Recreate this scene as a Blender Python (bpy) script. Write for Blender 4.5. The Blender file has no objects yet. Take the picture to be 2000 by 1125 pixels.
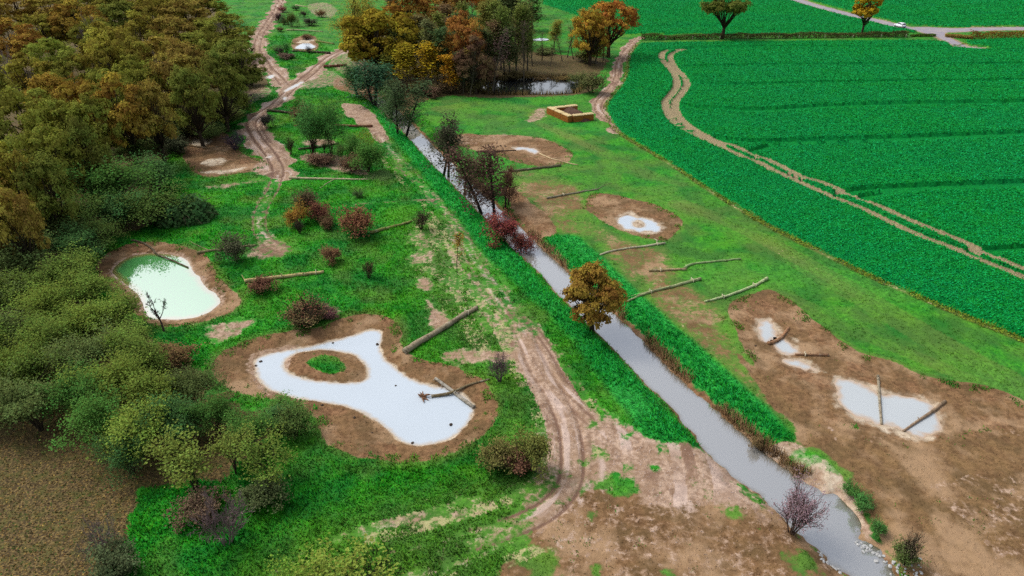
import bpy, math, random
import numpy as np

rng = np.random.default_rng(11)
random.seed(11)
rad = math.radians
C = bpy.context.scene.collection

# ------------------------------------------------------------------ camera geometry
F, CX, CY, H, PIT = 1333.0, 1000.0, 562.5, 40.0, rad(30)
cp, sp = math.cos(PIT), math.sin(PIT)

def G(px, py, z=0.0):
    """ground point under a spot of the photograph, on the level z"""
    u = (CY - py) / F
    t = (H - z) / (sp - u * cp)
    return np.array([(px - CX) / F * t, (cp + u * sp) * t])

def GP(pts, z=0.0):
    return np.array([G(a, b, z) for a, b in pts])

def height_to(Y, ytop):
    v = (CY - ytop) / F
    return H + Y * (v * cp - sp) / (cp + v * sp)

def pxm(Y, z=0.0):
    return F / (Y * cp + (H - z) * sp)

cam_d = bpy.data.cameras.new('camera')
cam = bpy.data.objects.new('camera', cam_d)
C.objects.link(cam)
cam.location = (0, 0, H)
cam.rotation_euler = (rad(60), 0, 0)
cam_d.sensor_width = 36
cam_d.lens = 24.0
cam_d.clip_start = 1
cam_d.clip_end = 9000
bpy.context.scene.camera = cam

# ------------------------------------------------------------------ numeric helpers
def vnoise(x, y, seed=0):
    xi = np.floor(x).astype(np.int64); yi = np.floor(y).astype(np.int64)
    fx = x - xi; fy = y - yi
    fx = fx * fx * (3 - 2 * fx); fy = fy * fy * (3 - 2 * fy)
    def h(a, b):
        n = (a * 374761393 + b * 668265263 + seed * 1442695041) & 0xFFFFFFFF
        n = ((n ^ (n >> 13)) * 1274126177) & 0xFFFFFFFF
        return ((n ^ (n >> 16)) & 0xFFFF) / 65535.0
    a = h(xi, yi); b = h(xi + 1, yi); c = h(xi, yi + 1); d = h(xi + 1, yi + 1)
    return (a * (1 - fx) + b * fx) * (1 - fy) + (c * (1 - fx) + d * fx) * fy

def fbm(x, y, seed=0, o=3):
    s = 0; a = .5; t = 0
    for k in range(o):
        s = s + a * vnoise(x * 2 ** k + 17.3 * k, y * 2 ** k - 9.1 * k, seed + k); t += a; a *= .5
    return s / t

def sstep(a, b, x):
    t = np.clip((x - a) / (b - a), 0, 1)
    return t * t * (3 - 2 * t)

def smooth(pts, closed=True, n=4):
    p = np.asarray(pts, float); out = []
    N = len(p)
    for i in range(N if closed else N - 1):
        if closed:
            a, b, c, d = p[i - 1], p[i], p[(i + 1) % N], p[(i + 2) % N]
        else:
            a, b, c, d = p[max(i - 1, 0)], p[i], p[i + 1], p[min(i + 2, N - 1)]
        for k in range(n):
            t = k / n
            out.append(.5 * (2 * b + (c - a) * t + (2 * a - 5 * b + 4 * c - d) * t * t + (3 * b - a - 3 * c + d) * t ** 3))
    if not closed:
        out.append(p[-1])
    return np.array(out)

def sdf(poly, X, Y, margin=8.0):
    """signed distance to a closed outline, negative inside; clipped to margin outside"""
    out = np.full(X.shape, float(margin))
    lo = poly.min(0) - margin; hi = poly.max(0) + margin
    m = (X > lo[0]) & (X < hi[0]) & (Y > lo[1]) & (Y < hi[1])
    if not m.any(): return out
    x = X[m]; y = Y[m]
    best = np.full(x.shape, 1e18); ins = np.zeros(x.shape, bool)
    A = poly; B = np.roll(poly, -1, 0)
    for (ax, ay), (bx, by) in zip(A, B):
        ex, ey = bx - ax, by - ay
        wx, wy = x - ax, y - ay
        t = np.clip((wx * ex + wy * ey) / (ex * ex + ey * ey + 1e-12), 0, 1)
        dx = wx - ex * t; dy = wy - ey * t
        best = np.minimum(best, dx * dx + dy * dy)
        c = ((ay <= y) & (by > y)) | ((by <= y) & (ay > y))
        if c.any():
            xi = ax + (y - ay) / (by - ay + 1e-15) * ex
            ins ^= c & (x < xi)
    d = np.sqrt(best)
    out[m] = np.where(ins, -d, np.minimum(d, margin))
    return out

def pline(pts, X, Y, margin=6.0):
    """distance, signed side offset and run along an open line"""
    D = np.full(X.shape, margin * 2); L = np.full(X.shape, margin * 2); S = np.zeros(X.shape)
    lo = pts.min(0) - margin; hi = pts.max(0) + margin
    m = (X > lo[0]) & (X < hi[0]) & (Y > lo[1]) & (Y < hi[1])
    if not m.any(): return D, L, S
    x = X[m]; y = Y[m]
    best = np.full(x.shape, 1e18); lat = np.full(x.shape, margin * 2.); ss = np.zeros(x.shape)
    run = 0.0
    for (ax, ay), (bx, by) in zip(pts[:-1], pts[1:]):
        ex, ey = bx - ax, by - ay
        l = math.hypot(ex, ey) + 1e-9
        wx, wy = x - ax, y - ay
        t = np.clip((wx * ex + wy * ey) / (l * l), 0, 1)
        dx = wx - ex * t; dy = wy - ey * t
        d2 = dx * dx + dy * dy
        k = d2 < best
        best = np.where(k, d2, best)
        lat = np.where(k, np.sign(ex * wy - ey * wx) * np.sqrt(d2), lat)
        ss = np.where(k, run + t * l, ss)
        run += l
    D[m] = np.sqrt(best); L[m] = lat; S[m] = ss
    return D, L, S

# ------------------------------------------------------------------ mesh helpers
def mesh_from(name, verts, faces, mat=None, smooth_=False, tint=None, uvn=None):
    """faces: int array (M,k) or a list of such arrays"""
    me = bpy.data.meshes.new(name)
    fl = [f for f in (faces if isinstance(faces, list) else [faces]) if len(f)]
    verts = np.asarray(verts, np.float32)
    me.vertices.add(len(verts)); me.vertices.foreach_set('co', verts.ravel())
    nl = sum(f.size for f in fl); npoly = sum(len(f) for f in fl)
    me.loops.add(nl); me.polygons.add(npoly)
    me.loops.foreach_set('vertex_index', np.concatenate([np.asarray(f, np.int32).ravel() for f in fl]))
    starts = []; o = 0
    for f in fl:
        k = f.shape[1]
        starts.append(o + np.arange(len(f), dtype=np.int32) * k); o += f.size
    me.polygons.foreach_set('loop_start', np.concatenate(starts))
    me.polygons.foreach_set('use_smooth', np.full(npoly, smooth_))
    if mat: me.materials.append(mat)
    me.update(calc_edges=True)
    if tint is not None:
        at = me.attributes.new('tint', 'FLOAT', 'POINT')
        at.data.foreach_set('value', np.asarray(tint, np.float32))
    return me

def link(name, me, parent=None, loc=None):
    o = bpy.data.objects.new(name, me); C.objects.link(o)
    if parent is not None: o.parent = parent
    if loc is not None: o.location = loc
    return o

def tag(o, label, cat, group=None, kind=None):
    if label: o['label'] = label
    if cat: o['category'] = cat
    if group: o['group'] = group
    if kind: o['kind'] = kind
    return o

def struct(o, kind='structure'):
    o['kind'] = kind
    return o

class MB:
    """collects tubes, quads and boxes into one mesh"""
    def __init__(s): s.v = []; s.q = []; s.t = []; s.tint = []; s.n = 0
    def add(s, v, q=None, t=None, tint=0.0):
        v = np.asarray(v, float).reshape(-1, 3)
        if q is not None and len(q): s.q.append(np.asarray(q) + s.n)
        if t is not None and len(t): s.t.append(np.asarray(t) + s.n)
        s.v.append(v); s.tint.append(np.broadcast_to(np.asarray(tint, float), (len(v),))); s.n += len(v)
    def tube(s, path, r, sides=5, cap=True, tint=0.0):
        path = np.asarray(path, float); n = len(path); r = np.broadcast_to(np.asarray(r, float), (n,))
        tg = np.gradient(path, axis=0); tg /= np.linalg.norm(tg, axis=1)[:, None] + 1e-9
        ref = np.array([0, 0, 1.]) if abs(tg[:, 2]).mean() < .8 else np.array([1., 0, 0])
        a = np.cross(tg, ref); a /= np.linalg.norm(a, axis=1)[:, None] + 1e-9
        b = np.cross(tg, a)
        th = np.arange(sides) / sides * 2 * math.pi
        v = path[:, None] + r[:, None, None] * (np.cos(th)[None, :, None] * a[:, None] + np.sin(th)[None, :, None] * b[:, None])
        i = np.arange(n - 1)[:, None] * sides; k = np.arange(sides)[None]; k2 = (k + 1) % sides
        q = np.stack([i + k, i + k2, i + sides + k2, i + sides + k], -1).reshape(-1, 4)
        vv = v.reshape(-1, 3); t = []
        if cap:
            vv = np.concatenate([vv, path[:1], path[-1:]]); c0 = n * sides; c1 = c0 + 1
            for k in range(sides):
                t.append((c0, (k + 1) % sides, k)); t.append((c1, (n - 1) * sides + k, (n - 1) * sides + (k + 1) % sides))
        s.add(vv, q, np.array(t) if t else None, tint)
    def quads(s, c, nrm, size, tint, rng=rng, aspect=1.3):
        """leaf-sized faces at c facing nrm"""
        N = len(c)
        nrm = nrm / (np.linalg.norm(nrm, axis=1)[:, None] + 1e-9)
        r = rng.normal(size=(N, 3)); a = np.cross(nrm, r); a /= np.linalg.norm(a, axis=1)[:, None] + 1e-9
        b = np.cross(nrm, a)
        sz = (np.broadcast_to(size, (N,)) * rng.uniform(.65, 1.25, N))[:, None]
        a = a * sz * aspect * .5; b = b * sz * .5
        fold = nrm * sz * .12
        v = np.stack([c - a + fold * 0, c - b * .9 + fold, c + a, c + b * .9 + fold], 1)
        q = np.arange(N * 4).reshape(N, 4)
        s.add(v.reshape(-1, 3), q, None, np.repeat(tint, 4))
    def box(s, lo, hi, tint=0.0):
        x0, y0, z0 = lo; x1, y1, z1 = hi
        v = [(x0, y0, z0), (x1, y0, z0), (x1, y1, z0), (x0, y1, z0), (x0, y0, z1), (x1, y0, z1), (x1, y1, z1), (x0, y1, z1)]
        q = [(0, 3, 2, 1), (4, 5, 6, 7), (0, 1, 5, 4), (1, 2, 6, 5), (2, 3, 7, 6), (3, 0, 4, 7)]
        s.add(v, q, None, tint)
    def mesh(s, name, mat, smooth_=False):
        fl = []
        if s.q: fl.append(np.concatenate(s.q))
        if s.t: fl.append(np.concatenate(s.t))
        return mesh_from(name, np.concatenate(s.v), fl, mat, smooth_, np.concatenate(s.tint))

# ------------------------------------------------------------------ node helpers
class NT:
    def __init__(s, name):
        s.m = bpy.data.materials.new(name); s.m.use_nodes = True
        s.t = s.m.node_tree; s.t.nodes.clear()
        s.out = s.t.nodes.new('ShaderNodeOutputMaterial')
        s.geo = None
    def n(s, typ, **kw):
        nd = s.t.nodes.new(typ)
        for k, v in kw.items(): setattr(nd, k, v)
        return nd
    def set(s, sock, v):
        if hasattr(v, 'is_output'): s.t.links.new(v, sock)
        else:
            if isinstance(v, (tuple, list)) and len(v) == 3 and sock.type == 'RGBA': v = (*v, 1)
            sock.default_value = v
    def math(s, op, a, b=None, c=None, clamp=False):
        nd = s.n('ShaderNodeMath', operation=op, use_clamp=clamp)
        for i, v in enumerate((a, b, c)):
            if v is not None: s.set(nd.inputs[i], v)
        return nd.outputs[0]
    def pos(s):
        if s.geo is None: s.geo = s.n('ShaderNodeNewGeometry')
        return s.geo.outputs['Position']
    def noise(s, scale, detail=3, rough=.6, vec=None, out='Fac', dist=0.0):
        nd = s.n('ShaderNodeTexNoise')
        s.set(nd.inputs['Vector'], vec if vec is not None else s.pos())
        nd.inputs['Scale'].default_value = scale; nd.inputs['Detail'].default_value = detail
        nd.inputs['Roughness'].default_value = rough; nd.inputs['Distortion'].default_value = dist
        return nd.outputs[out]
    def mapr(s, v, a, b, c=0.0, d=1.0, smoothstep=True):
        nd = s.n('ShaderNodeMapRange', interpolation_type='SMOOTHSTEP' if smoothstep else 'LINEAR')
        s.set(nd.inputs[0], v)
        for i, k in enumerate((a, b, c, d)): nd.inputs[i + 1].default_value = k
        return nd.outputs[0]
    def mix(s, f, a, b, typ='MIX'):
        nd = s.n('ShaderNodeMix', data_type='RGBA', blend_type=typ)
        s.set(nd.inputs[0], f); s.set(nd.inputs[6], a); s.set(nd.inputs[7], b)
        return nd.outputs[2]
    def attr(s, name):
        return s.n('ShaderNodeAttribute', attribute_name=name)
    def hsv(s, col, h=.5, sa=1., v=1.):
        nd = s.n('ShaderNodeHueSaturation')
        for k, x in (('Hue', h), ('Saturation', sa), ('Value', v), ('Color', col)): s.set(nd.inputs[k], x)
        return nd.outputs[0]
    def bump(s, h, strength=.5, dist=.1, nrm=None):
        nd = s.n('ShaderNodeBump'); s.set(nd.inputs['Strength'], strength); nd.inputs['Distance'].default_value = dist
        s.set(nd.inputs['Height'], h)
        if nrm is not None: s.set(nd.inputs['Normal'], nrm)
        return nd.outputs[0]
    def bsdf(s, col, rough=.9, spec=.2, nrm=None, **kw):
        nd = s.n('ShaderNodeBsdfPrincipled')
        s.set(nd.inputs['Base Color'], col); s.set(nd.inputs['Roughness'], rough)
        s.set(nd.inputs['Specular IOR Level'], spec)
        if nrm is not None: s.set(nd.inputs['Normal'], nrm)
        for k, v in kw.items(): s.set(nd.inputs[k], v)
        return nd.outputs[0]
    def done(s, sh):
        s.t.links.new(sh, s.out.inputs[0]); return s.m

def L(r, g, b):
    """sRGB 0-255 to linear"""
    f = lambda c: (c / 255 / 12.92) if c / 255 <= .04045 else ((c / 255 + .055) / 1.055) ** 2.4
    return (f(r), f(g), f(b))
# ------------------------------------------------------------------ light and sky
sc = bpy.context.scene
SUN_EL, SUN_AZ = rad(52), rad(-62)         # azimuth from +Y (away from the camera) towards +X
W = bpy.data.worlds.new('World'); sc.world = W; W.use_nodes = True
wn = W.node_tree.nodes; wl_ = W.node_tree.links
bg = wn['Background']
sky = wn.new('ShaderNodeTexSky'); sky.sky_type = 'NISHITA'; sky.sun_disc = False
sky.sun_elevation = SUN_EL; sky.sun_rotation = SUN_AZ
sky.air_density = 1.0; sky.dust_density = 4.0; sky.ozone_density = 1.0; sky.altitude = 50
hs = wn.new('ShaderNodeHueSaturation'); hs.inputs['Saturation'].default_value = .42
wl_.new(sky.outputs[0], hs.inputs['Color']); wl_.new(hs.outputs[0], bg.inputs['Color'])
bg.inputs['Strength'].default_value = 0.15
sd = bpy.data.lights.new('sun', 'SUN'); sd.energy = 1.1; sd.angle = rad(18); sd.color = (1, .96, .9)
so = bpy.data.objects.new('sun', sd); C.objects.link(so)
from mathutils import Vector
sdir = Vector((math.sin(SUN_AZ) * math.cos(SUN_EL), math.cos(SUN_AZ) * math.cos(SUN_EL), math.sin(SUN_EL)))
so.rotation_euler = sdir.to_track_quat('Z', 'Y').to_euler()
so.location = sdir * 300
sc.view_settings.view_transform = 'Standard'; sc.view_settings.look = 'None'
sc.view_settings.gamma = 1; sc.view_settings.exposure = 0.38
sc.render.engine = 'CYCLES'
sc.cycles.max_bounces = 6; sc.cycles.diffuse_bounces = 3; sc.cycles.glossy_bounces = 3
sc.cycles.transmission_bounces = 2; sc.cycles.transparent_max_bounces = 4
sc.cycles.use_denoising = False

# ------------------------------------------------------------------ outlines measured on the ground
def crop(sx, ox, oy, pts): return [(x / sx + ox, y / sx + oy) for x, y in pts]
K, K2 = 2.961, 5.626
WL = -0.45          # water level of the dug ponds
SWL = -0.75         # water level of the stream
PW = -0.14          # level of the shallow puddles

pond_green_w = smooth(GP(crop(K, 0, 370, [(650,470),(690,425),(760,390),(850,372),(930,372),(1000,378),(1060,395),(1090,420),(1108,455),(1130,490),(1155,505),(1175,545),(1210,580),(1250,600),(1275,640),(1262,668),(1215,705),(1150,735),(1050,750),(940,752),(870,745),(840,710),(815,640),(790,600),(740,560),(680,515)]), WL))
pond_green_b = smooth(GP(crop(K, 0, 370, [(545,455),(580,400),(650,350),(760,310),(880,302),(1000,312),(1110,340),(1190,380),(1240,450),(1280,520),(1340,570),(1388,610),(1395,650),(1345,705),(1250,742),(1130,780),(1000,795),(880,788),(800,730),(740,660),(660,590),(580,520)])))
pond_big_w = smooth(GP([(498,708),(510,697),(540,688),(590,680),(640,668),(690,655),(722,645),(743,648),(747,660),(742,680),(752,700),(775,720),(800,738),(840,752),(880,760),(905,772),(922,788),(925,800),(915,825),(890,850),(860,863),(825,870),(795,866),(775,855),(745,830),(715,810),(685,797),(640,787),(580,778),(535,765),(505,740)], WL))
pond_big_i = smooth(GP([(556,708),(575,692),(610,684),(655,685),(690,693),(712,712),(718,732),(708,744),(680,748),(640,746),(600,741),(565,728)], WL))
pond_big_ig = smooth(GP([(598,707),(622,692),(652,692),(674,703),(680,718),(665,730),(640,732),(612,722)], -.1))
pond_big_b = smooth(GP([(415,725),(425,700),(450,680),(500,660),(560,648),(620,640),(660,622),(700,613),(745,615),(775,628),(785,648),(782,670),(795,690),(830,705),(880,715),(920,730),(950,745),(968,775),(972,800),(960,830),(930,860),(900,878),(850,895),(790,905),(740,900),(690,888),(650,872),(625,850),(612,815),(590,800),(555,785),(500,775),(440,755)]))
scr_left = smooth(GP([(338,280),(365,262),(399,258),(436,258),(452,268),(466,288),(480,304),(517,314),(517,326),(473,338),(422,345),(389,343),(365,321),(352,297)]))
scr_left_pale = [smooth(GP(crop(K, 0, 0, q))) for q in ([(1080,830),(1130,800),(1220,795),(1210,830),(1130,845)], [(1150,940),(1200,920),(1290,922),(1285,945),(1200,960)], [(1150,1000),(1220,985),(1340,975),(1420,968),(1340,1000),(1220,1012)])]
pond_top_w = smooth(GP([(576,94),(588,86),(597.5,84.4),(608,86),(616,90.6),(613.5,94),(601,96.3),(585,95.6)], PW))
pond_top_pale = smooth(GP([(578,82),(590,76),(601,74.6),(615,76.5),(616,79),(600,85),(585,86)]))
pond_top_b = smooth(GP([(569,85),(575,76),(590,70),(612,70),(620,78),(622,92),(612,99),(590,99),(572,96)]))
scrA_b = smooth(GP([(875,274),(889,264),(914,261),(942,263),(978,263),(1022,265),(1058,270),(1084,278),(1102,288),(1118,299),(1116,310),(1102,320),(1067,324),(1031,322),(1004,315),(978,306),(960,301),(933,294),(889,283)]))
scrA_w = smooth(GP([(1003,289.5),(1013,286.5),(1031,289),(1045,290.5),(1051,296.6),(1047,300.5),(1038,298.5),(1022,293),(1010,293.5)], PW))
scrB_b = smooth(GP([(1145,404),(1149,383.5),(1166,377),(1196,380),(1236,390),(1280,400),(1314,417),(1333,434),(1324,451),(1304,468),(1270,466),(1243,461),(1209,449),(1176,431),(1152,414)]))
scrB_w = smooth(GP([(1206,431),(1214,422),(1230,421),(1243,425),(1257,427),(1277,431),(1290,445),(1285,453),(1262,451),(1248,455),(1236,449),(1216,445)], PW))
scrB_i = smooth(GP([(1234,435),(1248,431),(1258,436),(1256,443),(1241,443)], PW))
scrB_p = smooth(GP([(1200,430),(1215,415),(1240,413),(1265,424),(1288,432),(1298,446),(1288,457),(1260,460),(1235,456),(1212,449)]))
scrC_b = smooth(GP([(1422,605),(1435,590),(1470,575),(1500,567),(1530,578),(1560,600),(1580,620),(1620,650),(1680,690),(1740,705),(1790,730),(1850,745),(1920,755),(1980,775),(2040,810),(2040,850),(1950,850),(1850,878),(1700,850),(1560,830),(1500,760),(1465,705),(1440,660)]))
scrC_ws = [smooth(GP(q, PW)) for q in ([(1480,640),(1490,626),(1508,630),(1517,655),(1500,669),(1485,660)], [(1508,672),(1525,662),(1545,670),(1567,691),(1545,692),(1518,686)], [(1530,704),(1560,703),(1597,720),(1580,723),(1545,717)], [(1632,742),(1642,737),(1680,748),(1712,766),(1730,769),(1775,773),(1815,788),(1838,818),(1836,840),(1800,853),(1772,845),(1740,831),(1710,826),(1690,821),(1660,806),(1638,782)])]
scrC_pale = [smooth(GP(q)) for q in ([(1470,640),(1485,618),(1510,622),(1545,650),(1560,668),(1530,660),(1515,672),(1490,672)], [(1495,690),(1510,688),(1525,705),(1512,712)], [(1560,695),(1600,705),(1640,735),(1600,728)], [(1625,745),(1640,732),(1690,742),(1775,765),(1825,785),(1845,822),(1840,848),(1790,860),(1700,832),(1655,815)])]
spin_pond = smooth(GP([(935,176),(950,160),(975,155),(1010,153),(1060,152),(1110,153),(1135,155),(1132,172),(1120,181),(1080,184),(1020,184.5),(960,185)], -.35))
spin_pond_b = smooth(GP([(900,180),(930,158),(990,148),(1100,146),(1150,150),(1160,165),(1145,184),(1080,190),(1000,192),(930,192)]))
far_pool = smooth(GP([(1038,79),(1045,76),(1060,75),(1074,77),(1070,80),(1050,81)], PW))
stream_l = [(725,192),(765,226),(800,262),(830,295),(860,328),(898,366),(938,408),(985,457),(1002,477),(1050,527),(1097,577),(1150,630),(1200,682),(1257,745),(1304,789),(1358,853),(1405,907),(1456,948),(1490,971),(1520,1005),(1554,1039),(1595,1069),(1625,1103),(1662,1125),(1720,1180),(1790,1260)]
stream_r = [(736,188),(776,222),(812,258),(846,293),(884,328),(920,362),(960,402),(1012,448),(1050,480),(1085,513),(1120,545),(1165,585),(1215,630),(1265,675),(1334,745),(1378,782),(1453,850),(1486,877),(1544,921),(1605,961),(1634,968),(1668,1002),(1685,1032),(1680,1051),(1712,1069),(1742,1110),(1755,1130),(1830,1200),(1890,1280)]
stream_l = [(x - (9 if y < 480 else 4 if y < 640 else 1), y) for x, y in stream_l]; stream_r = [(x + (9 if y < 480 else 4 if y < 640 else 0), y) for x, y in stream_r]
stream_poly = np.concatenate([smooth(GP(stream_l, SWL), False), smooth(GP(stream_r, SWL), False)[::-1]])
field_main = GP([(1250,86),(1232,108),(1226,150),(1200,188),(1186,212),(1200,245),(1225,268),(1300,312),(1400,378),(1500,438),(1600,488),(1700,537),(1800,580),(1900,622),(2000,662),(2300,790),(2900,900),(2900,84),(1900,83),(1868,92),(1850,84),(1810,81),(1600,82),(1400,84)])
field_main = np.concatenate([smooth(field_main[:18], False, 3), field_main[18:]])
field_head = GP([(1880,82),(1895,88),(1960,90),(2600,88),(2600,76),(1950,77)])
field_far = GP([(1030,-150),(1060,10),(1120,30),(1215,67),(1400,69),(1740,66),(1800,63),(1780,60),(1745,54),(1650,31),(1540,0),(1440,-40),(1250,-150)])
field_far2 = GP([(1300,-150),(1480,-40),(1560,-3),(1655,22),(1720,39),(1790,51),(1850,54),(2000,53),(2600,48),(4000,20),(4000,-150)])
road_c = smooth(GP([(1250,-150),(1440,-45),(1550,-2),(1650,27),(1717,42),(1760,53),(1800,58),(1850,60),(1920,57),(2000,56),(2400,50)]), False, 4)
road_br = smooth(GP([(1780,57),(1820,64),(1845,75),(1868,86),(1880,92),(1910,95)]), False)
pad = smooth(GP([(1775,56),(1800,53),(1850,55),(1900,56),(1850,63),(1845,70),(1825,70),(1800,64)]))
wood_floor = smooth(GP([(500,118),(522,165),(470,195),(440,225),(400,245),(345,262),(330,300),(300,430),(230,455),(160,500),(160,560),(220,620),(280,640),(330,690),(390,720),(420,760),(470,790),(540,800),(560,830),(420,940),(330,930),(260,930),(180,870),(100,842),(0,838),(-400,800),(-900,500),(-700,100),(-300,-60),(300,-60),(430,20)]), True, 2)
spin_floor = smooth(GP([(690,120),(690,140),(740,185),(790,225),(830,195),(900,188),(940,190),(1150,182),(1165,150),(1190,120),(1150,110),(1060,104),(1020,90),(960,60),(900,40),(820,30),(740,60),(700,90)]), True, 3)
litter = smooth(GP([(-300,838),(0,838),(100,842),(180,868),(262,930),(255,980),(240,1040),(205,1130),(150,1300),(-300,1300)]), True, 3)
leaf_floor = smooth(GP([(650,170),(690,185),(740,190),(760,178),(720,165),(660,150)]))

left_track = smooth(GP([(585,-60),(549,0),(539,23),(521,48),(507,71),(502,98),(511,113),(526,133),(542,148),(556,164)]), False)
left_track2 = smooth(GP([(676,95),(645,111),(628,124),(608,142),(585,160),(566,176),(545,196),(530,208),(508,222),(492,236),(493,250),(505,272),(524,295),(541,320),(543,342)]), False)
left_track3 = smooth(GP([(543,342),(530,372),(512,405),(504,435),(512,460),(532,478),(558,487)]), False)
right_track = smooth(GP([(1245,74),(1232,90),(1218,106),(1208,125),(1206,150),(1190,178),(1170,200),(1168,214),(1184,232),(1206,256)]), False)
mid_track = smooth(GP([(740,262),(790,325),(860,395),(900,450),(935,520),(985,590),(1025,655),(1052,715),(1080,760),(1108,820),(1118,880),(1112,940),(1075,990),(1000,1030),(860,1075),(700,1120),(560,1180)]), False)
mid_track2 = smooth(GP([(870,395),(905,440),(950,505),(1005,580),(1060,660),(1110,740),(1170,800),(1240,860)]), False)
cross_path = smooth(GP([(700,400),(760,394),(830,391),(870,389)]), False)
tram_o = smooth(GP(crop(K, 1000, 0, [(1400,284),(1100,288),(960,292),(890,300),(862,330),(885,375),(932,430),(955,490),(930,540),(887,595),(893,650),(930,710),(1000,757),(1100,808),(1220,862),(1330,915),(1420,945),(1500,990),(1620,1045)]) + [(1593,374),(1634,392),(1685,412),(1735,437),(1803,468),(1870,492),(1904,508),(2000,548),(2200,630)]), False)
tram_i = smooth(GP(crop(K, 1000, 0, [(1040,289),(950,305),(915,335),(940,395),(985,440),(1010,490),(980,550),(942,600),(952,660),(1000,718),(1100,782),(1220,832),(1300,860),(1400,908),(1470,930),(1560,975),(1680,1035)]) + [(1600,358),(1624,368),(1668,388),(1715,406),(1769,431),(1830,456),(1877,475),(1924,498),(2000,531),(2200,612)]), False)
trams = [(smooth(GP(q), False), w) for q, w in (
    ([(1345,96),(1420,94),(1560,93),(1700,94),(1800,94),(1870,93)], .8), ([(1340,133),(1430,131),(1533,129),(1700,128),(2000,127),(2400,125)], .55),
    ([(1345,160),(1381,167),(1450,168),(1617,164),(1800,161),(2000,159),(2400,152)], .55),
    ([(1325,208),(1370,213),(1482,217),(1617,209),(1800,204),(2000,201),(2400,190)], .55), ([(1330,211),(1400,216),(1482,221),(1617,213),(1800,208),(2000,204),(2400,193)], .4),
    ([(1400,272),(1441,279),(1500,280),(1617,276),(1800,270),(2000,262),(2400,245)], .6), ([(1465,300),(1495,292),(1519,287),(1668,282),(1850,274),(2000,267),(2400,250)], .6),
    ([(1640,382),(1700,373),(1800,368),(2000,360),(2400,340)], .7), ([(1690,388),(1760,378),(1837,372),(2000,367),(2400,348)], .5),
    ([(1905,496),(1960,492),(2060,485)], .7),
    ([(1717,30),(1760,33),(1900,29),(2100,26)], .5), ([(1775,33),(1800,39),(1860,42),(2000,40),(2200,36)], .5), ([(1240,15),(1320,35),(1420,55)], .5), ([(1350,5),(1470,30),(1580,40)], .5), ([(1215,56),(1350,52),(1480,57),(1620,62)], .6))]
mud_patch = smooth(GP([(667,202),(690,203),(708,207),(728,220),(740,240),(759,270),(742,279),(728,268),(715,250),(700,243),(690,232),(678,228),(668,215)]))
# ------------------------------------------------------------------ the ground sheet
mud_low = smooth(GP([(1035,712),(1078,722),(1125,770),(1185,805),(1255,850),(1300,846),(1362,860),(1412,905),(1462,955),(1503,990),(1480,1015),(1400,1008),(1300,1000),(1220,985),(1150,960),(1120,985),(1050,1030),(1000,1030),(1050,975),(1090,905),(1080,830),(1060,770)]))
brown_low = smooth(GP([(1060,1000),(1100,972),(1200,945),(1350,960),(1500,980),(1600,1075),(1650,1125),(1760,1300),(850,1300),(1000,1110),(1010,1060)]))
brown_right = smooth(GP([(1440,690),(1480,760),(1545,835),(1560,870),(1610,890),(1660,950),(1700,1010),(1720,1050),(1760,1100),(1850,1200),(2000,1350),(2700,1350),(2700,800),(2080,800),(1960,840),(1800,860),(1600,820),(1500,740)]))
clay_bank = smooth(GP([(1485,868),(1540,862),(1590,880),(1640,920),(1690,985),(1715,1045),(1690,1040),(1668,1000),(1634,965),(1605,955),(1545,918)]))
sparse_r = smooth(GP([(985,335),(1080,338),(1130,365),(1150,400),(1175,440),(1240,475),(1310,490),(1330,550),(1410,590),(1440,660),(1500,760),(1550,840),(1500,800),(1400,715),(1310,635),(1230,555),(1185,505),(1150,475),(1090,460),(1050,420),(1000,370)]))
brown_strip = smooth(GP([(980,372),(1000,366),(1030,385),(1060,412),(1085,438),(1092,456),(1060,464),(1030,440),(1000,405)]))
bare_spots = [(smooth(GP(q)), w) for q, w in (
    ([(812,545),(840,545),(850,560),(835,570),(815,562)], .75), ([(826,585),(846,588),(878,630),(868,640),(842,632),(832,605)], .9),
    ([(860,690),(905,680),(1000,685),(1045,688),(1050,705),(960,712),(900,712)], .62), ([(1005,695),(1050,690),(1050,715),(1020,735),(1000,720)], .75),
    ([(795,495),(850,490),(845,515),(800,520)], .5), ([(390,640),(450,622),(500,628),(470,655),(420,668)], .62), ([(480,500),(520,470),(560,480),(540,500)], .6),
    ([(400,362),(450,357),(517,350),(520,355),(455,364),(405,369)], .55), ([(595,275),(650,272),(655,281),(600,284)], .7), ([(590,250),(650,252),(640,258),(595,258)], .6),
    ([(583,303),(660,300),(720,330),(720,345),(660,335),(600,320)], .6), ([(645,105),(690,85),(720,110),(700,150),(660,140),(640,125)], .5),
    ([(600,10),(640,5),(660,20),(650,35),(610,30)], .5), ([(560,160),(640,135),(680,165),(640,170),(590,175)], .5), ([(1030,240),(1040,215),(1064,212),(1064,228)], .6),
    ([(630,608),(660,600),(680,606),(660,616)], .5), ([(440,190),(520,170),(530,185),(470,205)], .5), ([(1060,275),(1130,270),(1120,290),(1100,300)], .2), ([(880,268),(1000,258),(1010,264),(890,290)], .4))]
straw_zone = smooth(GP([(790,440),(850,420),(900,440),(960,540),(1030,620),(1090,700),(1150,790),(1110,800),(1050,740),(960,720),(880,690),(840,620),(800,540)]))
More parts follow.
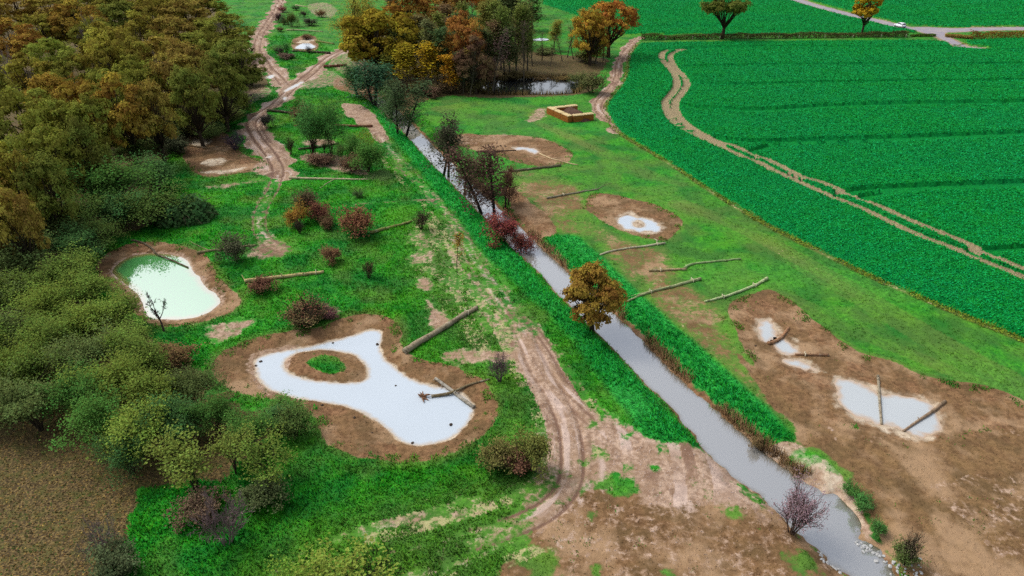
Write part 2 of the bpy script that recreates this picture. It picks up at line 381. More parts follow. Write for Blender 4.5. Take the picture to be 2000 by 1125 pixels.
mead_streaks = [(smooth(GP(q), False), w, s) for q, w, s in (
    ([(1064,214),(1042,222),(1048,238),(1100,262),(1180,300),(1270,345)], .45, 1.2), ([(1080,222),(1055,228),(1062,240),(1110,262)], .3, .6),
    ([(1330,400),(1450,450),(1560,510),(1700,590),(1850,680),(2000,760),(2200,860)], .42, 1.6), ([(1520,580),(1650,640),(1800,700),(2000,790)], .3, 1.5), ([(1100,330),(1200,330),(1330,360)], .25, 1.2),
    ([(860,212),(930,205),(1010,212)], .3, 3.0), ([(870,215),(920,235),(960,240)], .25, 3.0))]
green_spots = [(1200,940,1.0), (1225,955,.8), (1432,1000,.9), (1560,1090,1.1), (1575,1108,1.0), (1165,1115,.6), (1305,1120,.6), (1280,915,.5), (1560,895,1.1), (1590,885,1.0), (1570,905,.9), (1625,915,.9), (1650,925,.7),
    (1060, 1090, 1.2), (1020, 1070, .9), (1040, 1115, 1.3), (1160,830,.6), (1175,885,.8), (1140,905,.5), (1230,790,1.4), (1200,770,1.1), (1160,1010,.6)]
island_far = smooth(GP([(600,92),(625,105),(640,120),(600,150),(560,150),(530,130),(515,110),(520,80),(545,60),(575,66),(570,90)]))
lush_l = smooth(np.concatenate([GP([(725,198),(770,236),(806,272),(836,304),(866,340),(900,372),(940,418),(990,470),(1050,540),(1097,590),(1160,650),(1205,690),(1262,752),(1304,796),(1352,858),(1330,862),(1260,850)]), GP([(1200,780),(1140,690),(1080,625),(1010,560),(950,500),(900,430),(845,365),(800,310),(760,262),(735,220)])]), True, 2)
lush_r = smooth(GP([(1060,470),(1120,458),(1150,480),(1195,520),(1235,560),(1300,620),(1380,690),(1470,770),(1545,848),(1530,858),(1486,862),(1440,830),(1370,770),(1300,705),(1240,645),(1180,590),(1130,545),(1095,512)]))

D_ = [13.0]
while D_[-1] < 430: D_.append(D_[-1] + .0034 * (.88 * D_[-1] + 20))
D_ = np.array([-400, -60, -10, 5] + D_ + [440, 480, 560, 700, 1000, 1600, 2600, 4500])
NU = 960
U_ = np.concatenate([[-9, -4, -2.2, -1.5, -1.2], np.linspace(-1, 1, NU), [1.2, 1.5, 2.2, 4, 9]])
XX = U_[None, :] * (.88 * np.maximum(D_, 13)[:, None] + 20)
YY = np.repeat(D_[:, None], len(U_), 1)

# masks: how much bare soil, mud, silt ... lies at each point of the land
ONES = np.zeros_like(XX)
soil = ONES.copy(); mud = ONES.copy(); pale = ONES.copy(); straw = ONES.copy()
lush = ONES.copy(); yel = ONES.copy(); litt = ONES.copy(); wet = ONES.copy()
def mx(a, b): np.maximum(a, b, out=a)

n1 = fbm(XX / 3.2, YY / 3.2, 3); n2 = fbm(XX / .9, YY / .9, 5); n3 = vnoise(XX / 12, YY / 12, 9)
jag = (n1 - .5) * 1.6 + (n2 - .5) * .7

d_str = sdf(stream_poly, XX, YY, 10.0)
def S_in(poly, w=.6, j=.5, margin=8.0):
    d = sdf(poly, XX, YY, margin)
    return 1 - sstep(-w, w, d + jag * j)

# broad grass tints
mx(lush, .16 * sstep(.5, .75, n3)); mx(yel, .38 * sstep(.45, .75, fbm(XX / 4, YY / 4, 46)))
mx(lush, S_in(lush_l, .6, .4)); mx(lush, S_in(lush_r, .5, .3))
wf = S_in(wood_floor, 2.5, 2); mx(litt, wf * .95)
mx(litt, S_in(spin_floor, 1.5, 1.5) * .85)
mx(litt, S_in(litter, .8, .8))
k = S_in(sparse_r, 2.5, 2.0) * np.clip(.55 + .9 * vnoise(XX / 5, YY / 5, 19), 0, 1); mx(soil, .56 * k); mx(straw, .36 * k); mx(yel, .85 * k)
mx(soil, S_in(brown_strip, .9, .9)); rm_ = (d_str > 3) & (pline(GP([(760, 215), (930, 385), (1150, 600), (1500, 960)]), XX, YY, 90)[1] > 0); mx(yel, .24 * rm_ * sstep(.4, .7, fbm(XX / 7, YY / 7, 44)))
_d, la9, s9 = pline(mid_track, XX, YY, 18); sz = S_in(straw_zone, 3.5, 3); mx(straw, sz * (.1 + .62 * fbm(s9 / 5, la9 / .6, 17))); mx(mud, sz * (.05 + .5 * vnoise(s9 / 7, la9 / 1.1, 18))); mx(yel, .35 * sz)
# ground around the dug ponds
edge_d = ONES + 9
for b in (pond_green_b, pond_big_b, scr_left, pond_top_b, scrA_b, scrB_b, scrC_b):
    edge_d = np.minimum(edge_d, np.abs(sdf(b, XX, YY, 6)))
    mx(soil, S_in(b, .4, .42)); dd_ = sdf(b, XX, YY, 6); mx(yel, .55 * np.exp(-(np.maximum(dd_, 0) / .8) ** 2) * (vnoise(XX / 1.7, YY / 1.7, 14) > .35)); mx(straw, .4 * np.exp(-((dd_ - .25) / .4) ** 2) * vnoise(XX / 1.5, YY / 1.5, 23))
mx(mud, .95 * S_in(mud_patch, .6, .6)); _d, la8, s8 = pline(mid_track, XX, YY, 30); mx(mud, (.86 + .3 * (vnoise(s8 / 6, la8 / .7, 29) - .5)) * S_in(mud_low, 1.8, 2.0)); mx(soil, .9 * S_in(brown_low, 1.2, 1.6)); mx(mud, .39 * S_in(brown_low, 1.2, 1.6)); mx(yel, .55 * S_in(brown_low, 1.5, 1.6))
br = S_in(brown_right, .7, .6); mx(soil, .98 * br); mx(yel, br * .8); mx(mud, br * (.12 + .5 * fbm(XX / 3, YY / 2, 83) * (fbm(XX / 6, YY / 6, 84) > .5)))
mx(mud, .85 * S_in(clay_bank, .5, .5)); mx(soil, S_in(clay_bank, .8, .5)); mx(pale, .45 * S_in(clay_bank, .5, .5))
for b, w in bare_spots: mx(mud, w * S_in(b, 1.1, 1.3))
lit2 = S_in(leaf_floor, 1.5, 1.2); mx(soil, lit2 * .7)
for p, w, s in mead_streaks:
    d, la, ss = pline(p, XX, YY, 6)
    k = np.exp(-(d / s) ** 2) * (.4 + 1.1 * vnoise(ss / 9, la / .5, 31)); mx(yel, np.minimum(1.6 * w * k, .95)); mx(straw, .75 * w * k * vnoise(ss / 6, la / .35, 32))

# field edge
d_field = sdf(field_main, XX, YY, 12.0)
rim = np.exp(-((d_field - .5) / .45) ** 2) * (YY < 220)
mx(straw, .5 * rim * (vnoise(XX / 2.5, YY / 2.5, 4) > .35)); mx(yel, rim)

# tracks
rut = ONES.copy(); trk = ONES.copy()
wear = ONES + .5
def track(p, half, amp=1.0, ruts=(.85,), depth=.14, mid=.0, seed=0, soft=.5):
    d, la, ss = pline(p, XX, YY, half + 5)
    st = vnoise(ss / 5, la / .35, 40 + seed) - .5
    e = (vnoise(ss / 2.2, np.sign(la) * 3, 50 + seed) - .5) * half * .9 + (vnoise(ss / 7, np.sign(la) * 3, 57 + seed) - .5) * half * .6 + jag * .6
    body = 1 - sstep(half - soft, half + soft, d + e)
    m = body * amp
    ext = np.exp(-(d / (half + 2.5)) ** 4)
    sv = .5 * vnoise(ss / 7, la / .3, 140 + seed) + .5 * vnoise(ss / 3, la / .8, 150 + seed)
    wear[:] = wear * (1 - ext) + sv * ext
    for r in ruts:
        for r2 in (r, -r):
            rr = np.exp(-((la - r2 - .25 * (vnoise(ss / 6, 0 * ss, 60 + seed) - .5)) / .26) ** 2)
            rut[:] = np.maximum(rut, rr * depth * (d < half + 1)); wear[:] = np.maximum(wear, rr * .85 * (d < half + 1))
            if mid: m = np.maximum(m, rr * mid * (d < half + 3))
    m = m * np.clip(1 + st * .5, 0, 1.2)
    mx(mud, np.clip(m, 0, 1)); mx(trk, body * amp)
track(left_track, 2.6, 1.0, (.85,), .2, seed=1, soft=.9); track(left_track2, 2.5, 1.0, (.85,), .2, seed=2, soft=.9)
track(left_track3, 1.2, .42, (.85,), .1, .62, seed=3)
track(right_track, 1.5, 1.0, (.7,), .12, seed=4)
mud0 = mud.copy()
track(mid_track, 1.6, .5, (.9,), .12, .6, seed=5); track(mid_track2, .8, .38, (.3,), .08, .45, seed=6)
far_ = sstep(58, 74, YY); mud = np.maximum(mud0, mud * (1 - .2 * far_ - .45 * sstep(44, 40, YY) * sstep(2, -6, XX))); rut = rut * (1 - .6 * sstep(44, 40, YY) * sstep(2, -6, XX)); trk = trk * (1 - far_ * (XX > -30) * (YY < 120))
track(cross_path, .5, .5, (0.1,), .05, seed=7)
d_mid, la_mid, s_mid = pline(mid_track, XX, YY, 7)
mx(straw, .55 * np.exp(-((abs(la_mid) - 1.8) / .9) ** 2) * sstep(.35, .6, vnoise(s_mid / 3, la_mid / .4, 71)))
dl, ll, sl_ = pline(mid_track, XX, YY, 16); ex = np.exp(-(dl / 13) ** 6) * S_in(mud_low, 2, 1) * (dl > 2)
sv = .5 * vnoise(sl_ / 6, ll / .3, 240) + .5 * vnoise(sl_ / 3, ll / .9, 250); wear = wear * (1 - ex) + sv * ex
mud = mud * (1 - .3 * ex * sstep(.5, .75, vnoise(sl_ / 5, ll / .7, 260)))
low = sstep(66, 56, YY) * sstep(-6, 3, XX)
mx(mud, np.clip(.9 * np.exp(-(d_mid / 2.0) ** 4) * low * sstep(30, 46, YY), 0, 1))
zb = np.exp(-(dl / 5.5) ** 4) * sstep(50, 44, YY) * (XX < 8) * sstep(-30, -14, XX)
sv2 = vnoise(sl_ / 5, ll / .55, 270); mx(mud, zb * (.08 + .46 * sv2)); mx(straw, zb * .52 * sv2); mx(yel, zb * .4)

# take the bare ground off where grass tufts stay
gs_ = ONES.copy()
for px, py, r in green_spots:
    g = G(px, py); k = np.exp(-(((XX - g[0]) ** 2 + (YY - g[1]) ** 2) / (r * 1.15) ** 2)) * np.clip(.15 + 1.7 * n2 + (n1 - .5), 0, 1)
    soil *= 1 - .66 * k; mud *= 1 - .62 * k; gs_ = np.maximum(gs_, k)
k = S_in(island_far, 1, .6); mud *= 1 - .75 * k * (trk < .3); litt *= 1 - k
k = S_in(lush_l, .5, .3) * (YY > 37); mud *= 1 - .8 * k; soil *= 1 - k; straw *= 1 - .7 * k
k = S_in(lush_r, .5, .3); mud *= 1 - k; soil *= 1 - k; straw *= 1 - k; yel *= 1 - k

# heights
ZZ = .10 * (fbm(XX / 9, YY / 9, 21) - .5)
bare = np.clip(np.maximum(soil, mud), 0, 1)
ZZ += (1 - bare) * (.12 * (n2 - .5) + .10 * (vnoise(XX / .5, YY / .5, 77) - .5)) * (1 + 1.4 * lush)
ZZ += bare * (.07 * (n2 - .5) + .06 * (vnoise(XX / .45, YY / .45, 78) - .5) + .13 * (fbm(XX / 1.7, YY / 1.7, 79) - .5))
ZZ -= rut
WATERS = []
def basin(w, b, level, isl=None, deep=.5, power=.8, islh=.35):
    global ZZ
    db = sdf(b, XX, YY, 6); dw = sdf(w, XX, YY, 8) + (n2 - .5) * .22
    if isl is not None:
        di = sdf(isl, XX, YY, 8) + (n2 - .5) * .22; dw = np.maximum(dw, -di)
    WATERS.append((dw, level))
    m = db < 0
    t = np.clip(dw / np.maximum(dw - db, 1e-3), 0, 1)
    z = level * (1 - t ** power)
    z = np.where(dw < 0, level - np.minimum(deep, -dw * .35), z)
    if isl is not None: z = np.where((di < 0), level + np.minimum(islh, -di * .3), z)
    z = z + .05 * (n2 - .5) * (dw > .15)
    ZZ = np.where(m, z, ZZ)
    return dw, db
dw, db = basin(pond_green_w, pond_green_b, WL)
mx(pale, .5 * np.exp(-np.maximum(dw, 0) / .5) * (db < 0) * (vnoise(XX / 4, YY / 4, 8) + .2)); mx(mud, .65 * np.exp(-np.maximum(dw, 0) / 1.0) * (db < 0))
lip = np.exp(-((db + .2) / .5) ** 2); mx(straw, .35 * lip)
dw, db = basin(pond_big_w, pond_big_b, WL, pond_big_i)
mx(pale, (.55 * np.exp(-(np.maximum(dw, 0) / .3) ** 2)) * (db < 0)); mx(mud, .7 * np.exp(-(np.maximum(dw, 0) / 1.1) ** 2) * (db < 0) * (XX < G(560, 720)[0] + 0 * XX))
mx(straw, .42 * np.exp(-(np.maximum(dw, 0) / 1.2) ** 2) * (db < 0))
ig = 1 - sstep(-.7, .1, sdf(pond_big_ig, XX, YY, 6) - .1 + jag * .5); soil *= 1 - ig; mud *= 1 - ig; pale *= 1 - ig; straw *= 1 - ig
trk_p = [smooth(GP(q, PW)) for q in ([(555, 177), (572, 167), (588, 159.5), (591, 162), (576, 171), (560, 179)], [(519, 152), (531, 146), (537, 149), (528, 154)], [(523, 306), (531, 303.5), (532, 306), (525, 308.5)], [(1118, 944), (1130, 939), (1136, 947), (1127, 954), (1118, 951)], [(553, 192), (557, 189), (560, 192), (556, 196)])]
basin_s = [(scrB_w, scrB_b, scrB_i), (scrA_w, scrA_b, None), (pond_top_w, pond_top_b, None)] + [(q, scrC_b, None) for q in scrC_ws] + [(q, q, None) for q in trk_p]
m_un = {}
for w, b, isl in basin_s:
    dw = sdf(w, XX, YY, 5) + (n2 - .5) * .7 + (vnoise(XX / .5, YY / .5, 91) - .5) * .3
    if isl is not None: dw = np.maximum(dw, -(sdf(isl, XX, YY, 5) + (n2 - .5) * .8))
    WATERS.append((dw, PW))
    rch = .45 if any(w is q_ for q_ in trk_p) else 1.1
    k = np.exp(-np.maximum(dw, 0) / rch)
    lvl = PW - np.where(dw < 0, np.minimum(.25, -dw * .2), 0) + np.minimum(np.maximum(dw, 0) * .12, .1)
    ZZ = np.where(dw < 2.5, np.minimum(ZZ, ZZ * (1 - k) + lvl * k), ZZ)
    ZZ = np.where(dw < 0, lvl, ZZ)
    mx(wet, np.exp(-np.maximum(dw, 0) / .8)); mx(pale, .5 * np.exp(-(np.maximum(dw, 0) / .5) ** 2))
for q in [scrB_p] + scrC_pale + scr_left_pale + [pond_top_pale]: mx(pale, .6 * S_in(q, 1.0, 1.2))
# rough spoil heaps
kC = S_in(scrC_b, .5, .3); ZZ += kC * (wet < .3) * (.16 * (fbm(XX / 1.2, YY / 1.2, 33) - .45))
kC = sstep(1.2, 0, np.abs(sdf(scrC_b, XX, YY, 3))) * (1 - br); ZZ += .22 * kC * n1
basin(spin_pond, spin_pond_b, -.35, deep=1.0)
dw = sdf(far_pool, XX, YY, 5); ZZ = np.where(dw < 0, PW - .1, ZZ)
# the stream's ditch
lowbank = sstep(44, 36, YY)
wid = 1.5 + lowbank * .6
dj = d_str + (n2 - .5) * .35 + (vnoise(XX / .6, YY / .6, 55) - .5) * .25
t = np.clip(dj / wid, 0, 1)
zs = SWL + (ZZ - SWL) * t ** .75
ZZ = np.where(dj < 0, SWL - np.minimum(.7, -dj * .5), np.where(d_str < 4, zs, ZZ))
bk = np.exp(-(np.maximum(dj, 0) / .55) ** 2)
mx(soil, .75 * bk); mx(straw, .45 * bk * (vnoise(XX / 1.5, YY / 1.5, 15)))
# the field crop, a leafy layer about a knee high, with the wheelings pressed into it
ckeep = ONES + 1
for p, w in ((tram_o, .24), (tram_i, .27)):
    d, la, ss = pline(p, XX, YY, 4)
    w = w * (1 - .4 * sstep(90, 130, YY))
    w2 = w + .35 * (vnoise(ss / 5, 0 * ss, 12) - .4) + (n2 - .5) * .3
    ckeep = np.minimum(ckeep, sstep(w2 - .12, w2 + .2, d))
tr_bare = 1 - ckeep
for p, w in trams:
    d, la, ss = pline(p, XX, YY, 4)
    lines = np.minimum(abs(d), 9)
    ckeep = np.minimum(ckeep, -.1 + 1.1 * sstep(w * .75, w * 1.35, lines + (n2 - .5) * .35))
    mx(tr_bare, .1 * (1 - sstep(0, w * .7, lines)))
d_head = sdf(field_head, XX, YY, 12.); d_far = np.minimum(sdf(field_far, XX, YY, 12.), sdf(field_far2, XX, YY, 12.))
d_road, la_r, s_r = pline(road_c, XX, YY, 12); d_rb, _, s_b = pline(road_br, XX, YY, 12); d_pad = sdf(pad, XX, YY, 12)
d_paved = np.minimum(np.minimum(d_road - 2.5, d_rb - 1.6), d_pad)
mx(mud, .62 * (1 - sstep(.2, 1.6, d_paved + jag * .5)))
dc = np.minimum(np.minimum(d_field, d_head), d_far)
inside = dc < 0
edge = sstep(.05, .7, -dc + jag * .35)
ch = np.where(YY < 225, .55, .42)
cz = (.16 + ch * (.7 + .5 * (fbm(XX / .7, YY / .7, 61) - .4))) * ckeep * edge
is_crop = inside & (d_paved > .6)
ZZ = np.where(is_crop, cz + .03, ZZ)
is_road = (d_paved < 0)
ZZ = np.where(d_paved < 1.2, .02, ZZ); ZZ = np.where(is_road, .05, ZZ)

# split into sheets that meet edge to edge
ny, nx = XX.shape
idx = np.arange(ny * nx).reshape(ny, nx)
Q = np.stack([idx[:-1, :-1], idx[:-1, 1:], idx[1:, 1:], idx[1:, :-1]], -1).reshape(-1, 4)
def fm(a): return (a[:-1, :-1] & a[1:, 1:]).ravel()
is_track = (trk > .75) & (mud > .3)
cls = np.zeros(len(Q), int)
soilm = (soil > .7) | (mud > .75)
cls[fm(soilm)] = 1; cls[fm(is_track)] = 2; cls[fm(is_crop)] = 3; cls[fm(is_road)] = 4
VV = np.stack([XX.ravel(), YY.ravel(), ZZ.ravel()], 1)
# vertex normals of the whole sheet, so that the parts shade as one
fn = np.cross(VV[Q[:, 2]] - VV[Q[:, 0]], VV[Q[:, 3]] - VV[Q[:, 1]])
VN = np.zeros_like(VV)
for k in range(4):
    for c_ in range(3): VN[:, c_] += np.bincount(Q[:, k], fn[:, c_], len(VV))
VN /= np.linalg.norm(VN, axis=1)[:, None] + 1e-12
A1 = np.stack([soil, mud, pale, straw], -1).reshape(-1, 4).astype(np.float32)
A2 = np.stack([lush, yel, litt, np.maximum(wet, 0)], -1).reshape(-1, 4).astype(np.float32)
A3 = np.stack([wear, rut, ONES, ONES + 1], -1).reshape(-1, 4).astype(np.float32)
A1c = np.stack([tr_bare, ONES, n3, ONES], -1).reshape(-1, 4).astype(np.float32)

def sheet(name, sel, mat, a1, a2=None):
    q = Q[sel]; used, inv = np.unique(q.ravel(), return_inverse=True)
    me = mesh_from(name, VV[used], inv.reshape(-1, 4), mat, True)
    at = me.attributes.new('land', 'FLOAT_COLOR', 'POINT'); at.data.foreach_set('color', a1[used].ravel())
    if a2 is not None:
        at = me.attributes.new('tone', 'FLOAT_COLOR', 'POINT'); at.data.foreach_set('color', a2[used].ravel())
        at = me.attributes.new('wear', 'FLOAT_COLOR', 'POINT'); at.data.foreach_set('color', A3[used].ravel())
    me.normals_split_custom_set_from_vertices(VN[used].astype(np.float32))
    return struct(link(name, me))

# ---- materials of the land
def grass_colour(s, lush_, yel_, nf, nm):
    nl = s.noise(.09, 3, .55)
    g = s.mix(s.mapr(nf, .32, .68), L(26, 112, 20), L(64, 156, 28))
    g = s.mix(s.mapr(nm, .38, .66, 0, .6), g, L(28, 114, 28))
    g = s.mix(s.mapr(nl, .45, .7, 0, .55), g, L(84, 142, 26))
    g = s.mix(s.mapr(s.noise(.16, 4, .6), .44, .6, 0, .8), g, L(16, 100, 28))
    g = s.mix(s.math('MULTIPLY', yel_, .7), g, s.mix(nf, L(92, 96, 44), L(140, 130, 74)))
    lg = s.mix(s.mapr(nf, .35, .65), L(14, 116, 42), L(42, 166, 64))
    g = s.mix(s.math('MULTIPLY', lush_, .9), g, lg)
    tw = s.mapr(s.math('MULTIPLY_ADD', s.math('SUBTRACT', s.noise(1.3, 4, .75), .5), 1.44, .12), .4, .6)
    return s.mix(s.math('MULTIPLY', tw, .35), g, L(128, 122, 70))
def land_material():
    s = NT('land')
    a = s.attr('land'); b = s.attr('tone')
    sa = s.n('ShaderNodeSeparateColor'); s.set(sa.inputs[0], a.outputs['Color'])
    sb = s.n('ShaderNodeSeparateColor'); s.set(sb.inputs[0], b.outputs['Color'])
    soil_, mud_, pale_ = sa.outputs; straw_ = a.outputs['Alpha']
    lush_, yel_, litt_ = sb.outputs; wet_ = b.outputs['Alpha']
    nf = s.noise(2.2, 3, .6); nm = s.noise(.7, 4, .65); nx_ = s.noise(5.5, 2, .6)
    sw = s.n('ShaderNodeSeparateColor'); s.set(sw.inputs[0], s.attr('wear').outputs['Color']); wear_ = sw.outputs[0]; rut_ = sw.outputs[1]
    def cut(m, n, k=.9, w=.08): return s.mapr(s.math('MULTIPLY_ADD', s.math('SUBTRACT', n, .5), k * 1.6, m), .5 - w, .5 + w)
    g = grass_colour(s, lush_, yel_, nf, nm)
    # dry stalks
    st = s.mix(nx_, L(140, 128, 78), L(206, 196, 150))
    g = s.mix(s.math('MULTIPLY', cut(straw_, s.noise(1.5, 4, .7)), .8), g, st)
    # fallen leaves
    lt = s.mix(s.mapr(nx_, .42, .66), L(70, 57, 35), L(126, 106, 64))
    lt = s.mix(s.mapr(s.noise(1.0, 3, .6), .45, .65, 0, .65), lt, L(78, 80, 36))
    g = s.mix(cut(litt_, nm), g, lt)
    # dug soil
    so_ = s.mix(s.mapr(nf, .3, .7), L(98, 68, 44), L(144, 108, 76))
    so_ = s.mix(s.mapr(nx_, .56, .72, 0, .4), so_, L(168, 134, 100))
    so_ = s.mix(s.math('MULTIPLY', yel_, .6), so_, s.mix(s.mapr(nm, .35, .65), L(84, 68, 40), L(128, 106, 66)))
    so_ = s.mix(s.mapr(s.noise(.3, 4, .65), .45, .62, 0, .6), so_, L(92, 74, 46))
    so_ = s.mix(s.mapr(s.noise(.17, 4, .65), .47, .62, 0, .7), so_, L(168, 138, 106))
    g = s.mix(cut(soil_, s.math('MULTIPLY_ADD', nf, .5, s.math('MULTIPLY', nm, .5)), .9, .14), g, so_)
    # trodden mud
    mu = s.mix(s.mapr(nf, .3, .7), L(138, 111, 90), L(186, 160, 138))
    mu = s.mix(s.mapr(nm, .46, .66, 0, .75), mu, L(122, 94, 72))
    mu = s.mix(s.mapr(s.noise(.22, 4, .6), .46, .62, 0, .6), mu, L(146, 118, 92))
    mu = s.mix(s.mapr(nx_, .6, .75, 0, .4), mu, L(214, 200, 190))
    mu = s.mix(s.mapr(wear_, .55, .75, 0, .75), mu, L(112, 84, 68))
    mu = s.mix(s.mapr(wear_, .45, .28, 0, .5), mu, L(206, 186, 176))
    mu = s.mix(s.mapr(rut_, .05, .16, 0, .7), mu, L(104, 78, 64))
    g = s.mix(cut(mud_, s.noise(1.1, 5, .75), .9, .14), g, mu)
    # silt
    pa = s.mix(nf, L(196, 174, 140), L(226, 216, 198))
    g = s.mix(s.math('MULTIPLY', cut(pale_, nm, .7, .2), .85), g, pa)
    g = s.mix(s.mapr(wet_, .35, .95, 0, .3), g, L(120, 96, 70))
    hgt = s.math('ADD', s.math('MULTIPLY', nf, .7), s.math('MULTIPLY', nx_, .5))
    bmp = s.bump(hgt, .55, .16)
    rough = s.mapr(wet_, .3, 1, .95, .45)
    return s.done(s.bsdf(g, rough, .25, bmp))
M_land = land_material()

def crop_material():
    s = NT('crop leaves')
    a = s.attr('land'); sa = s.n('ShaderNodeSeparateColor'); s.set(sa.inputs[0], a.outputs['Color'])
    nf = s.noise(2.4, 4, .75); nm = s.noise(.45, 3, .6); nl = s.noise(.04, 3, .5)
    g = s.mix(s.mapr(nf, .34, .66), L(4, 100, 42), L(16, 142, 60))
    g = s.mix(s.mapr(nm, .4, .7, 0, .4), g, L(24, 138, 44))
    g = s.mix(s.mapr(nl, .4, .7, 0, .35), g, L(8, 118, 66))
    so_ = s.mix(nf, L(124, 108, 78), L(172, 156, 124))
    m = s.mapr(s.math('MULTIPLY_ADD', s.math('SUBTRACT', nf, .5), 1.0, sa.outputs[0]), .62, .8)
    g = s.mix(m, g, so_)
    bmp = s.bump(nf, .9, .3)
    return s.done(s.bsdf(g, .9, .05, bmp))
M_crop = crop_material()

def road_material():
    s = NT('worn lane')
    nf = s.noise(3, 4, .7); nm = s.noise(.3, 4, .6)
    g = s.mix(nf, L(128, 122, 132), L(160, 152, 160))
    g = s.mix(s.mapr(nm, .45, .65, 0, .7), g, L(170, 158, 148))
    return s.done(s.bsdf(g, .8, .3, s.bump(nf, .3, .05)))
M_road = road_material()

sheet('meadow_ground', cls == 0, M_land, A1, A2)
sheet('bare_soil', cls == 1, M_land, A1, A2)
sheet('dirt_track', cls == 2, M_land, A1, A2)
sheet('crop_field', cls == 3, M_crop, A1c)
sheet('road', cls == 4, M_road, A1c)

def gz(x, y):
    """height of the land under a point"""
    j = np.clip(np.searchsorted(D_, y) - 1, 0, ny - 2)
    f = (y - D_[j]) / (D_[j + 1] - D_[j])
    u = x / (.88 * max(y, 13) + 20)
    i = int(np.clip(np.searchsorted(U_, u) - 1, 0, nx - 2))
    g = (u - U_[i]) / (U_[i + 1] - U_[i])
    z = ZZ
    return float((z[j, i] * (1 - g) + z[j, i + 1] * g) * (1 - f) + (z[j + 1, i] * (1 - g) + z[j + 1, i + 1] * g) * f)

# ------------------------------------------------------------------ water
def water_material(name, col, refl, edge_col, e0=.0, e1=.6, murk=.2, ripple=.02, gl=(1, 1, 1)):
    s = NT(name)
    nb = s.noise(.25, 3, .6); dep = s.attr('depth').outputs['Fac']
    c = s.mix(s.math('MULTIPLY', nb, murk), col, tuple(x * .72 for x in col))
    ed = s.mapr(s.math('MULTIPLY_ADD', s.math('SUBTRACT', s.noise(1.5, 3, .6), .5), .7, dep), e1, e0)
    c = s.mix(ed, c, edge_col)
    nr = s.bump(s.noise(1.6, 3, .6), ripple, .05)
    d = s.n('ShaderNodeBsdfDiffuse'); s.set(d.inputs[0], c)
    g = s.n('ShaderNodeBsdfGlossy'); s.set(g.inputs[0], gl); g.inputs['Roughness'].default_value = .03; s.set(g.inputs['Normal'], nr)
    lw = s.n('ShaderNodeFresnel'); lw.inputs[0].default_value = refl; s.set(lw.inputs['Normal'], nr)
    m = s.n('ShaderNodeMixShader'); s.set(m.inputs[0], lw.outputs[0]); s.set(m.inputs[1], d.outputs[0]); s.set(m.inputs[2], g.outputs[0])
    return s.done(m.outputs[0])
M_milk = water_material('milky water', L(188, 199, 208), 1.5, L(182, 164, 140), -.15, .5, .3)
M_puddle = water_material('puddle water', L(184, 190, 192), 1.8, L(184, 156, 126), -.1, .7, .3)
M_green = water_material('green water', L(92, 172, 96), 6.5, L(150, 140, 84), 0, 1.0, .3)
M_stream = water_material('stream water', L(150, 149, 144), 4.6, L(118, 108, 84), -.1, .5, .3, .02, (.93, .96, 1.0))
M_dark = water_material('dark pond water', (.012, .016, .018), 7.0, (.03, .03, .02), 0, .5)
def water(name, dwv, lvl, mat, reach=.5):
    sel = (dwv < reach)[:-1, :-1] & (dwv < reach)[1:, :-1] & (dwv < reach)[:-1, 1:] & (dwv < reach)[1:, 1:]
    q = Q[sel.ravel()]
    used, inv = np.unique(q.ravel(), return_inverse=True)
    v = VV[used].copy(); v[:, 2] = lvl
    me = mesh_from(name, v, inv.reshape(-1, 4), mat, True)
    at = me.attributes.new('depth', 'FLOAT', 'POINT'); at.data.foreach_set('value', np.clip(-dwv.ravel()[used], -1, 4).astype(np.float32))
    return struct(link(name, me))
WM = [M_green, M_milk, M_milk, M_puddle, M_milk] + [M_puddle] * 9 + [M_dark]
for (dwv, lvl), mt in zip(WATERS, WM): water('puddle_water' if mt is M_puddle else 'pond_water', dwv, lvl, mt)
water('pond_water', sdf(far_pool, XX, YY, 5), PW + .12, M_milk, .0)
water('stream_water', dj, SWL, M_stream, .5)
def resample(p, n):
    s_ = np.concatenate([[0], np.cumsum(np.linalg.norm(np.diff(p, axis=0), axis=1))]); q_ = np.linspace(0, s_[-1], n)
    return np.stack([np.interp(q_, s_, p[:, 0]), np.interp(q_, s_, p[:, 1])], 1)
sl = resample(smooth(GP(stream_l, SWL), False), 160); sr = resample(smooth(GP(stream_r, SWL), False), 160)
# ------------------------------------------------------------------ plants
def leaf_material():
    s = NT('leaves')
    oi = s.n('ShaderNodeObjectInfo'); t = s.attr('tint').outputs['Fac']
    h = s.math('MULTIPLY_ADD', t, .016, .5); v = s.math('MULTIPLY_ADD', t, .22, 1.0)
    c = s.hsv(oi.outputs['Color'], h, 1.0, v)
    d = s.n('ShaderNodeBsdfDiffuse'); s.set(d.inputs[0], c)
    tr = s.n('ShaderNodeBsdfTranslucent'); s.set(tr.inputs[0], c)
    m = s.n('ShaderNodeMixShader'); m.inputs[0].default_value = .22; s.set(m.inputs[1], d.outputs[0]); s.set(m.inputs[2], tr.outputs[0])
    return s.done(m.outputs[0])
M_leaf = leaf_material()
def bark_material():
    s = NT('bark')
    oi = s.n('ShaderNodeObjectInfo')
    n = s.noise(9, 3, .7)
    c = s.hsv(oi.outputs['Color'], .5, 1, s.math('MULTIPLY_ADD', n, 1.2, .4))
    return s.done(s.bsdf(c, .9, .1))
M_bark = bark_material()

def rpath(p0, d, ln, n, wob, up, r):
    """a wandering path from p0 along d"""
    p = [np.array(p0, float)]; d = np.array(d, float); d /= np.linalg.norm(d)
    for k in range(n):
        d = d + r.normal(size=3) * wob + np.array([0, 0, up]); d /= np.linalg.norm(d)
        p.append(p[-1] + d * ln / n)
    return np.array(p), d

def unit(r, n):
    v = r.normal(size=(n, 3)); return v / np.linalg.norm(v, axis=1)[:, None]

